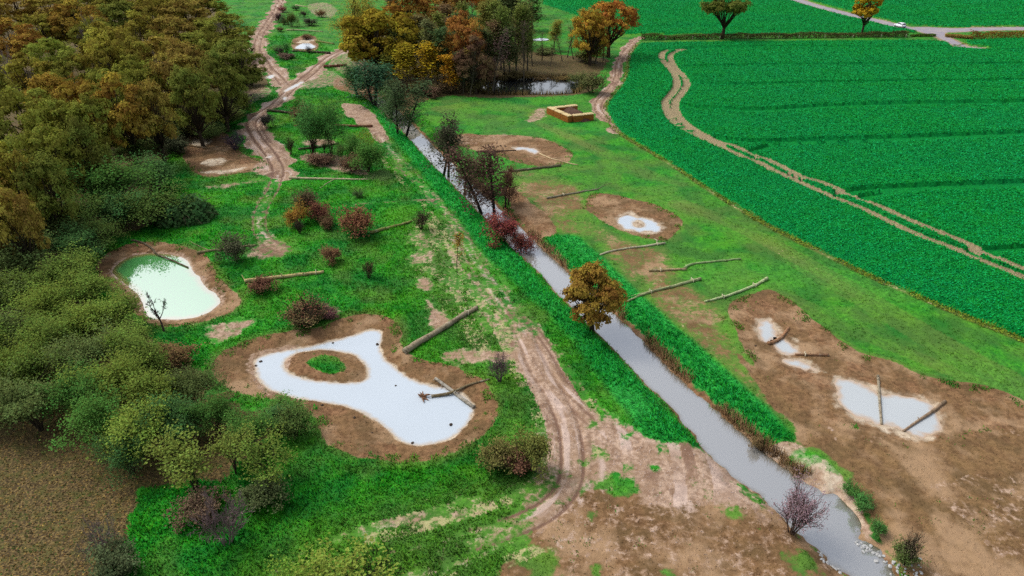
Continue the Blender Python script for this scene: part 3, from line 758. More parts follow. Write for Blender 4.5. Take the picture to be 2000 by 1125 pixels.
def proto_oak(seed, R=7.0, Ht=13.5, lobes=26, per=13, nl=34, leaf=.36, low=.75):
    """broad oak: trunk with limbs, crown of many leaf clumps with gaps"""
    r = np.random.default_rng(seed); tr = MB(); cr = MB()
    th = Ht * .22
    tp, _ = rpath((0, 0, -.4), (0, 0, 1), th + .4, 5, .05, 0, r)
    tr.tube(tp, np.linspace(.55, .4, 6) * R / 7, 8)
    cz = Ht * .54; az = Ht * .46
    cs = []
    for k in range(lobes):
        u = unit(r, 1)[0]
        if u[2] < -low: u[2] = -low * r.random()
        rr = r.uniform(.55, .82)
        cs.append(((u[0] * R * rr, u[1] * R * rr, cz + u[2] * az * rr), r.uniform(.2, .34) * R, r.normal() * .5))
    for c, q, t in cs:
        c = np.array(c)
        mid = tp[-1] * .5 + c * .5 + r.normal(size=3) * .6
        tr.tube([tp[-1 - r.integers(0, 2)], mid, c], [.22 * R / 7, .13, .05], 5)
        n = per
        u = unit(r, n); u[:, 2] = np.where(u[:, 2] < -.35, -u[:, 2], u[:, 2])
        cc = c + u * q * r.uniform(.55, 1.0, (n, 1))
        for j in range(n):
            m = int(nl * r.uniform(.5, 1.4)); sd = q * .19
            p = cc[j] + r.normal(size=(m, 3)) * np.array([sd, sd, sd * .6])
            nr = u[j] * 1.1 + unit(r, m) * .5 + np.array([0, 0, .35]) + (p - cc[j]) / (sd + .01) * .25
            ct = t + r.normal() * .55
            cr.quads(p, nr, leaf, np.clip(ct + r.normal(size=m) * .55, -1.8, 1.8), r)
    return dict(trunk=tr.mesh('trunk', M_bark, True), crown=cr.mesh('crown', M_leaf), R=R, H=Ht)

def branchy(tr, p0, d, ln, r0, depth, r, tips, wob=.14, up=.06, nk=4, spread=.75, sides=4, minr=.012):
    p, d2 = rpath(p0, d, ln, 5, wob, up, r)
    tr.tube(p, np.linspace(r0, max(r0 * .45, minr), 6), sides, cap=False)
    if depth == 0:
        tips.append((p[-1], d2)); tips.append((p[3], d2)); return
    for k in range(nk):
        f = r.uniform(.35, 1.0); i = min(int(f * 5), 4)
        q = p[i] + (p[i + 1] - p[i]) * (f * 5 - i)
        dd = d2 + unit(r, 1)[0] * spread
        branchy(tr, q, dd, ln * r.uniform(.42, .68), max(r0 * .5, minr), depth - 1, r, tips, wob, up, nk, spread, 3, minr)
    tips.append((p[-1], d2))

def proto_stems(seed, n=7, Ht=5.5, R=2.4, lean=.35, r0=.07, depth=2, nk=4, leaf=.19, per=13, sd=.33, wob=.12, up=.05, ln=.75, spread=.8, minr=.012, keep=1.0, low=0.0):
    """shrub or small tree of several stems with branches and loose leaves at their ends"""
    r = np.random.default_rng(seed); tr = MB(); cr = MB(); tips = []
    for k in range(n):
        a = r.uniform(0, 2 * math.pi); l = lean * r.uniform(.3, 1.2)
        d = (math.cos(a) * l, math.sin(a) * l, 1)
        o = np.array([math.cos(a), math.sin(a), 0]) * r.uniform(.0, .12) * R
        branchy(tr, (o[0], o[1], -.15), d, Ht * ln * r.uniform(.7, 1.1), r0 * r.uniform(.7, 1.2), depth, r, tips, wob, up, nk, spread, 5, minr)
    for p, d in tips:
        if p[2] < low * Ht or r.random() > keep: continue
        m = int(per * r.uniform(.3, 1.6))
        if m < 1: continue
        q = p + r.normal(size=(m, 3)) * sd
        q[:, 2] = np.maximum(q[:, 2], .05)
        t = r.normal() * .6
        cr.quads(q, unit(r, m) * .7 + np.array([0, 0, 1.]), leaf, np.clip(t + r.normal(size=m) * .5, -1.7, 1.7), r)
    v = np.concatenate(tr.v + cr.v)
    Hm = v[:, 2].max(); Rm = np.percentile(np.hypot(v[:, 0], v[:, 1]), 96)
    out = dict(trunk=tr.mesh('stems', M_bark), H=Hm, R=Rm)
    if cr.v: out['crown'] = cr.mesh('crown', M_leaf)
    return out

def proto_mound(seed, R=2.0, Ht=1.8, n=3200, leaf=.2):
    """low dense thicket of leaves over arching canes"""
    r = np.random.default_rng(seed); tr = MB(); cr = MB()
    lob = [(r.uniform(-.5, .5) * R, r.uniform(-.5, .5) * R, r.uniform(.45, .7) * R, r.uniform(.55, 1) * Ht) for _ in range(6)]
    for k in range(26):
        a = r.uniform(0, 6.28); d = (math.cos(a) * .8, math.sin(a) * .8, 1)
        p, _ = rpath((0, 0, 0), d, R * 1.15, 7, .12, -.16, r); p[:, 2] = np.maximum(p[:, 2], .05)
        tr.tube(p, np.linspace(.025, .012, 8), 3, False)
    for x, y, q, h in lob:
        m = n // 6; u = unit(r, m); u[:, 2] = abs(u[:, 2])
        rad_ = r.uniform(.75, 1.08, (m, 1))
        p = np.array([x, y, 0]) + u * np.array([q, q, h]) * rad_
        t = (fbm(p[:, 0] * 2.2 + 40, p[:, 1] * 2.2 + 40, seed) - .5) * 3.5
        cr.quads(p, u + unit(r, m) * .8, leaf, np.clip(t + r.normal(size=m) * .5, -1.7, 1.7), r)
    return dict(trunk=tr.mesh('stems', M_bark), crown=cr.mesh('crown', M_leaf), R=R, H=Ht)

def proto_slim(seed, Ht=12, R=2.0, leaf=.26, nb=60, per=26, bare=.25, sd=.42, r0=.16, nst=1):
    """slender tree: straight stem with short side branches, thin crown the light shows through"""
    r = np.random.default_rng(seed); tr = MB(); cr = MB()
    for s_ in range(nst):
        o = r.normal(size=2) * .5 * (nst > 1)
        hh = Ht * (1 if s_ == 0 else r.uniform(.7, .95))
        p, _ = rpath((o[0], o[1], -.3), (r.normal() * .06 * nst, r.normal() * .06 * nst, 1), hh, 9, .035, .01, r)
        tr.tube(p, np.linspace(r0, .025, 10), 6)
        for k in range(nb // nst):
            f = bare + (1 - bare) * r.random() ** .8
            i = min(int(f * 9), 8); q = p[i] + (p[i + 1] - p[i]) * (f * 9 - i)
            a = r.uniform(0, 6.28); ln = R * (1.15 - .75 * f) * r.uniform(.6, 1.25)
            bp, _ = rpath(q, (math.cos(a), math.sin(a), .55), ln, 4, .15, .04, r)
            tr.tube(bp, np.linspace(.04, .012, 5), 3, False)
            for e in (bp[-1], bp[2], bp[3]):
                m = int(per * r.uniform(.2, 1.1)); t = r.normal() * .6
                if m: cr.quads(e + r.normal(size=(m, 3)) * sd, unit(r, m) * .7 + np.array([0, 0, .9]), leaf, np.clip(t + r.normal(size=m) * .5, -1.7, 1.7), r)
    return dict(trunk=tr.mesh('trunk', M_bark), crown=cr.mesh('crown', M_leaf), R=R * 1.05, H=Ht)

PROTO = {
    'oak': [proto_oak(s) for s in (1, 2, 3, 4, 5)],
    'roundoak': [proto_oak(s, lobes=36, per=13, nl=44, R=6.5, Ht=12, leaf=.38, low=.9) for s in (6, 7)],
    'loneoak': [proto_oak(8, R=7.5, Ht=15, lobes=24, per=11, nl=34, leaf=.4, low=.1), proto_oak(9, R=4.6, Ht=10.5, lobes=22, per=12, nl=36, leaf=.34, low=.3)],
    'sallow': [proto_stems(s, n=10, per=23, sd=.4, leaf=.17) for s in (11, 12, 13, 14)],
    'open': [proto_stems(s, n=6, per=9, sd=.36, leaf=.19, lean=.3, keep=.9, low=.35) for s in (15, 16, 17)],
    'bush': [proto_stems(s, n=16, Ht=2.2, R=1.2, lean=.75, r0=.028, depth=2, nk=4, leaf=.12, per=6, sd=.17, low=.1) for s in (21, 22, 23)],
    'twig': [proto_stems(s, n=26, Ht=2.2, R=1.1, lean=.6, r0=.024, depth=2, nk=4, leaf=.075, per=2, sd=.15, keep=.5, wob=.09, minr=.011) for s in (25, 26)],
    'dead': [proto_stems(s, n=12, Ht=2.2, R=1.2, lean=.8, r0=.03, depth=3, nk=4, leaf=.06, per=0, wob=.12, minr=.01) for s in (71, 72)],
    'baretree': [proto_stems(s, n=1, Ht=4.2, R=1.6, lean=.12, r0=.12, depth=4, nk=4, leaf=.05, per=0, wob=.13, up=.05, ln=.55, spread=.95, minr=.014) for s in (33,)],
    'greycrown': [proto_stems(s, n=2, Ht=13, R=5, lean=.3, r0=.28, depth=4, nk=4, leaf=.2, per=1, sd=.4, ln=.6, spread=.8, minr=.022, keep=.3) for s in (35,)],
    'bramble': [proto_mound(s) for s in (41, 42)],
    'slim': [proto_slim(s) for s in (51, 52, 53)],
    'slimbare': [proto_slim(s, per=5, nb=60, leaf=.2) for s in (55, 56)],
    'alder': [proto_slim(s, Ht=8, R=2.7, nb=110, per=17, leaf=.22, bare=.12, sd=.42, r0=.2, nst=2) for s in (57, 58)],
    'willow': [proto_stems(61, n=7, Ht=13, R=6, lean=.5, r0=.3, depth=2, nk=7, leaf=.3, per=17, sd=.75, ln=.72, spread=.55, minr=.03)],
    'pinkbush': [proto_stems(65, n=30, Ht=3.2, R=1.8, lean=.6, r0=.035, depth=2, nk=4, leaf=.09, per=4, sd=.13, wob=.08, low=.42, spread=.6)],
    'sapling': [proto_slim(67, Ht=4.6, R=1.1, nb=34, per=6, leaf=.14, bare=.42, sd=.22, r0=.05)],
}
cnt = {}
BARK = L(58, 50, 40)
def plant(name, kind, x, y, h, R, col, label, cat, group=None, bark=BARK, z=None, k=None, squash=None):
    pl = PROTO[kind]; i = cnt.get(kind, 0); cnt[kind] = i + 1
    P = pl[(i if k is None else k) % len(pl)]
    root = bpy.data.objects.new(name, None); C.objects.link(root)
    root.location = (x, y, gz(x, y) if z is None else z); root.rotation_euler = (0, 0, random.uniform(0, 6.28))
    root.empty_display_size = .3
    sx = R / P['R']; root.scale = (sx * random.uniform(.94, 1.06), sx * random.uniform(.94, 1.06), h / P['H'])
    a = link('trunk' if len(P['trunk'].name) and P['trunk'].name.startswith('trunk') else 'stems', P['trunk'], root); a.color = (*bark, 1)
    if 'crown' in P:
        b = link('crown', P['crown'], root); b.color = (*(np.array(col) * 1.68 + .01), 1)
    tag(root, label, cat, group)
    return root

def at_base(name, kind, bx, by, ytop, hw, col, label, cat, group=None, **kw):
    """stands at the spot (bx,by) of the photograph, reaches up to row ytop, hw pixels to each side"""
    g = G(bx, by, 0); h = max(.4, height_to(g[1], ytop)); R = hw / pxm(g[1], h * .5)
    return plant(name, kind, g[0], g[1], h, R, col, label, cat, group, **kw)

def at_crown(name, kind, px, py, r, hc, h, col, label, cat, group=None, **kw):
    """crown seen at (px,py), its middle hc metres above the ground"""
    g = G(px, py, hc); R = r / pxm(g[1], hc)
    return plant(name, kind, g[0], g[1], h, R, col, label, cat, group, **kw)

# leaf colours
ORANGE = L(132, 94, 36); RUST = L(142, 88, 40); OLIVE = L(108, 98, 34); OLGRN = L(90, 98, 34); DKGRN = L(64, 82, 32); BROWN = L(116, 90, 44)
GOLD = L(140, 112, 22); SALLOW = L(100, 118, 44); SALLOWY = L(112, 126, 44); GREEN = L(62, 108, 40); BLUGRN = L(40, 84, 46); GREY = L(96, 92, 70); DULL = L(84, 92, 52)
GW = 'oaks of the autumn wood'
wood = [  # crown middle in the photograph, half width, colour, label (None: one of the crowd of that colour)
    (30, 5, 52, ORANGE, None), (95, 8, 48, BROWN, None), (150, 8, 45, OLIVE, None), (205, 0, 45, OLGRN, None), (262, -5, 50, BROWN, None), (320, -8, 48, OLIVE, None), (385, -5, 50, OLGRN, None),
    (150, 48, 48, ORANGE, 'bright orange oak behind the bare grey crown in the wood'), (235, 28, 48, DKGRN, 'dark green oak standing among brown crowns at the back of the wood'), (300, 22, 48, OLIVE, None), (360, 18, 52, BROWN, None), (425, 48, 56, OLGRN, None),
    (20, 72, 52, RUST, 'rust-orange oak at the edge of the picture beside a bare grey crown'), (85, 52, 46, OLIVE, None), (185, 62, 40, OLGRN, None), (95, 100, 46, SALLOW, 'yellow-green oak between two bare grey crowns of the wood'), (215, 90, 50, OLIVE, None), (275, 72, 50, OLIVE, None), (335, 62, 52, BROWN, None), (395, 78, 54, OLGRN, None), (455, 112, 58, DKGRN, 'dark green oak at the corner of the wood, leaning over the muddy track'),
    (60, 140, 46, OLIVE, None), (140, 138, 52, OLGRN, None), (200, 132, 46, OLIVE, None), (255, 120, 50, OLIVE, None), (315, 110, 52, BROWN, None), (372, 128, 54, BROWN, 'brown oak with tumbling clumps next to the dark corner oak'), (425, 165, 50, DKGRN, None),
    (100, 178, 50, ORANGE, None), (155, 190, 50, ORANGE, None), (215, 180, 50, OLGRN, None), (270, 165, 50, OLGRN, None), (325, 165, 46, BROWN, None), (375, 190, 46, DKGRN, None),
    (50, 225, 60, OLGRN, 'wide olive-green oak bulging out at the edge of the picture below the bare crown'), (110, 240, 52, OLGRN, None), (175, 235, 50, OLGRN, None), (240, 220, 52, ORANGE, 'orange-topped oak overhanging the fresh grass at the wood edge'), (295, 215, 42, BROWN, None),
    (30, 295, 58, DKGRN, None), (95, 300, 55, OLGRN, None), (150, 285, 48, DKGRN, None), (25, 360, 55, OLIVE, None), (85, 355, 50, DKGRN, None), (20, 415, 48, BROWN, 'low golden-brown oak where the wood meets the sallow thicket'),
    (-40, 40, 52, BROWN, None), (-45, 110, 52, OLIVE, None), (-40, 180, 55, OLGRN, None), (-40, 270, 58, DKGRN, None), (-40, 340, 58, OLIVE, None), (-45, 420, 50, OLIVE, None),
]
names_ = {ORANGE: 'orange-brown', BROWN: 'brown', OLIVE: 'olive-brown', OLGRN: 'olive-green', DKGRN: 'dark green', RUST: 'rust-orange', SALLOW: 'yellow-green'}
for px, py, r, col, lab in wood:
    if lab is None: lab = names_[col] + ' oak among the crowded crowns of the autumn wood'
    c = tuple((np.array(col) * .5 + np.array(L(104, 100, 36)) * .5) * random.uniform(1.0, 1.35))
    at_crown('oak_tree', 'oak', px, py, r * 1.2, 9, random.uniform(12, 15), c, lab, 'tree', GW)
for px, py, r, lab in ((30, 128, 40, 'bare grey leafless crown near the edge of the wood, over the wide olive oak'), (172, 55, 34, 'bare purple-grey crown in the middle of the wood beside the bright orange oak'), (310, 135, 26, 'thin grey bare tree among the brown oaks of the wood'), (200, 120, 26, 'small bare grey tree between olive crowns')):
    at_crown('bare_tree', 'greycrown', px, py, r, 10, 14, GREY, lab, 'tree', 'bare trees of the autumn wood', bark=L(112, 100, 104))

# the edge of the wood and the sallow thicket down the near side of it
GT = 'sallows of the thicket by the ponds'
thick = [
    ('sallow', 262, 290, 40, 3, 5.5, DKGRN, 'dark sallow tucked under the orange-topped oak'), ('sallow', 318, 268, 34, 2.2, 4.2, DULL, 'dull low sallow at the foot of the oaks behind the dry scrape'), ('sallow', 365, 245, 30, 2, 4, L(104, 84, 50), 'brownish sallow under the oaks behind the dry scrape'),
    ('sallow', 405, 212, 30, 2.4, 4.6, L(110, 92, 42), 'brown-green sallow at the foot of the tumbling brown oak'), ('sallow', 448, 182, 30, 2.4, 4.6, DKGRN, 'dark green sallow under the corner oak'), ('sallow', 490, 150, 24, 2, 4, DULL, 'dull green sallow under the corner oak beside the track'),
    ('sallow', 405, 218, 42, 3.4, 6.8, L(88, 78, 40), 'tall brown-olive sallow standing against the oak trunks'), ('sallow', 446, 196, 40, 3.4, 6.8, L(84, 82, 38), 'tall olive sallow against the corner oak'), ('sallow', 366, 232, 42, 3.2, 6.5, L(92, 74, 40), 'tall brownish sallow against the tumbling brown oak'),
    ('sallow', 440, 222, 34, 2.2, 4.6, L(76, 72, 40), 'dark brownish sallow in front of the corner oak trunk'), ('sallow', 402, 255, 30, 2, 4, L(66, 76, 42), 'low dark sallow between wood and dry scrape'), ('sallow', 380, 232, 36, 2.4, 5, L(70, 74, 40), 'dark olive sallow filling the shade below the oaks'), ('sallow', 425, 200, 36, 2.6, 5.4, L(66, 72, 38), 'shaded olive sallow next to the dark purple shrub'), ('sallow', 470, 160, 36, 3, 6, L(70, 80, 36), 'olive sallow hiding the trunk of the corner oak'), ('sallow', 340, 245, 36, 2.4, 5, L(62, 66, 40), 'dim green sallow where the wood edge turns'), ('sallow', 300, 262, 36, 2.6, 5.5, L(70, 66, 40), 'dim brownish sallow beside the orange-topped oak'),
    ('sallow', 225, 345, 80, 5.5, 9, GREEN, 'tall rounded green sallow where the oak wood ends'), ('sallow', 165, 330, 55, 5, 8, DULL, 'dull green sallow against the dark wood edge'), ('sallow', 300, 330, 52, 3.5, 6, BLUGRN, 'bluish-green sallow beside the dry brown scrape'),
    ('sallow', 285, 400, 55, 3, 5.5, DKGRN, None), ('bramble', 365, 410, 62, 1.2, 3.2, L(34, 74, 46), 'dark green bramble mound above the green pond'), ('sallow', 220, 400, 55, 3.5, 6, BLUGRN, None), ('sallow', 150, 410, 52, 4, 7, DKGRN, None),
    ('sallow', 85, 430, 55, 4, 7, DULL, None), ('sallow', 140, 470, 50, 3, 5.5, BLUGRN, 'blue-green sallow behind the green pond'), ('sallow', 190, 455, 45, 2.5, 5, DKGRN, None), ('sallow', 40, 490, 60, 4, 7, DULL, None),
    ('sallow', 110, 520, 58, 3.5, 6, SALLOW, None), ('sallow', 30, 560, 60, 3.5, 6, SALLOW, None), ('sallow', 95, 580, 60, 3.5, 6, SALLOWY, None), ('sallow', 160, 560, 50, 3, 5.5, SALLOW, None), ('sallow', 20, 630, 60, 3.5, 6, DULL, None),
    ('sallow', 90, 645, 62, 3.5, 6, SALLOW, None), ('sallow', 160, 625, 55, 3, 5.5, SALLOWY, None), ('sallow', 215, 610, 45, 2.5, 5, SALLOW, 'yellow-green sallow on the bank right behind the green pond'), ('sallow', 225, 665, 52, 3, 5.5, SALLOW, None), ('sallow', 150, 690, 55, 3.5, 6, DULL, None),
    ('sallow', 60, 710, 62, 3.5, 6, SALLOW, None), ('sallow', 10, 700, 55, 3.5, 6, SALLOWY, None), ('sallow', 285, 690, 50, 3, 5.5, SALLOW, None), ('sallow', 225, 735, 60, 3.5, 6.5, SALLOWY, 'bright yellow-green sallow in the middle of the thicket'), ('sallow', 140, 755, 60, 3.5, 6, GREEN, None),
    ('sallow', 55, 785, 62, 3.2, 6, DULL, 'dull grey-green sallow at the edge of the leaf-strewn ground'), ('sallow', 305, 755, 58, 3.2, 6, SALLOWY, None), ('sallow', 375, 755, 45, 2.5, 5, DULL, None), ('sallow', 185, 815, 62, 3.5, 6.5, GREEN, 'bright green sallow overhanging the leaf-strewn ground'), ('sallow', 265, 830, 60, 3.2, 6, SALLOWY, None),
    ('sallow', 345, 800, 52, 3, 5.5, BLUGRN, None), ('sallow', 415, 800, 42, 2.4, 4.5, GREEN, None), ('sallow', 240, 880, 50, 2.5, 5, BLUGRN, 'dark green sallow at the corner of the leaf-strewn ground'), ('sallow', -30, 480, 60, 4, 7, DULL, None), ('sallow', -40, 560, 60, 4, 7, DULL, None), ('sallow', -40, 660, 60, 4, 7, SALLOW, None), ('sallow', -40, 760, 60, 3.5, 6, DULL, None),
    ('open', 365, 895, 72, 3.4, 6, L(104, 112, 42), 'open sallow with yellow top and thin dark stems on the shaded grass'), ('open', 445, 870, 48, 3, 5.2, L(102, 108, 42), 'loose golden-green sallow beside the yellow-topped one'), ('sallow', 475, 835, 45, 2.2, 4.2, GREEN, None), ('open', 520, 885, 62, 3, 5.2, L(98, 116, 40), 'green sallow with see-through crown near the big white pond'), ('bush', 555, 800, 40, .6, 1.6, GREEN, 'low dark green scrub on the grass behind the big pond'),
]
tn = {DKGRN: 'dark green', DULL: 'dull grey-green', SALLOW: 'yellowish green', SALLOWY: 'bright yellow-green', GREEN: 'fresh green', BLUGRN: 'bluish green'}
for kind, px, py, r, hc, h, col, lab in thick:
    nm = {'bramble': 'bramble_bush', 'bush': 'shrub'}.get(kind, 'sallow_tree')
    if kind == 'bramble': pass
    if lab is None: lab = tn[col] + ' sallow crowded among others in the thicket by the ponds'
    at_crown(nm, kind, px, py, r * (1.16 if kind == 'sallow' else 1), hc, h, tuple((np.array(col) * .6 + np.array(L(80, 102, 44)) * .4) * random.uniform(.78, 1.08)), lab, 'bush' if nm != 'sallow_tree' else 'tree', GT if nm == 'sallow_tree' else None)

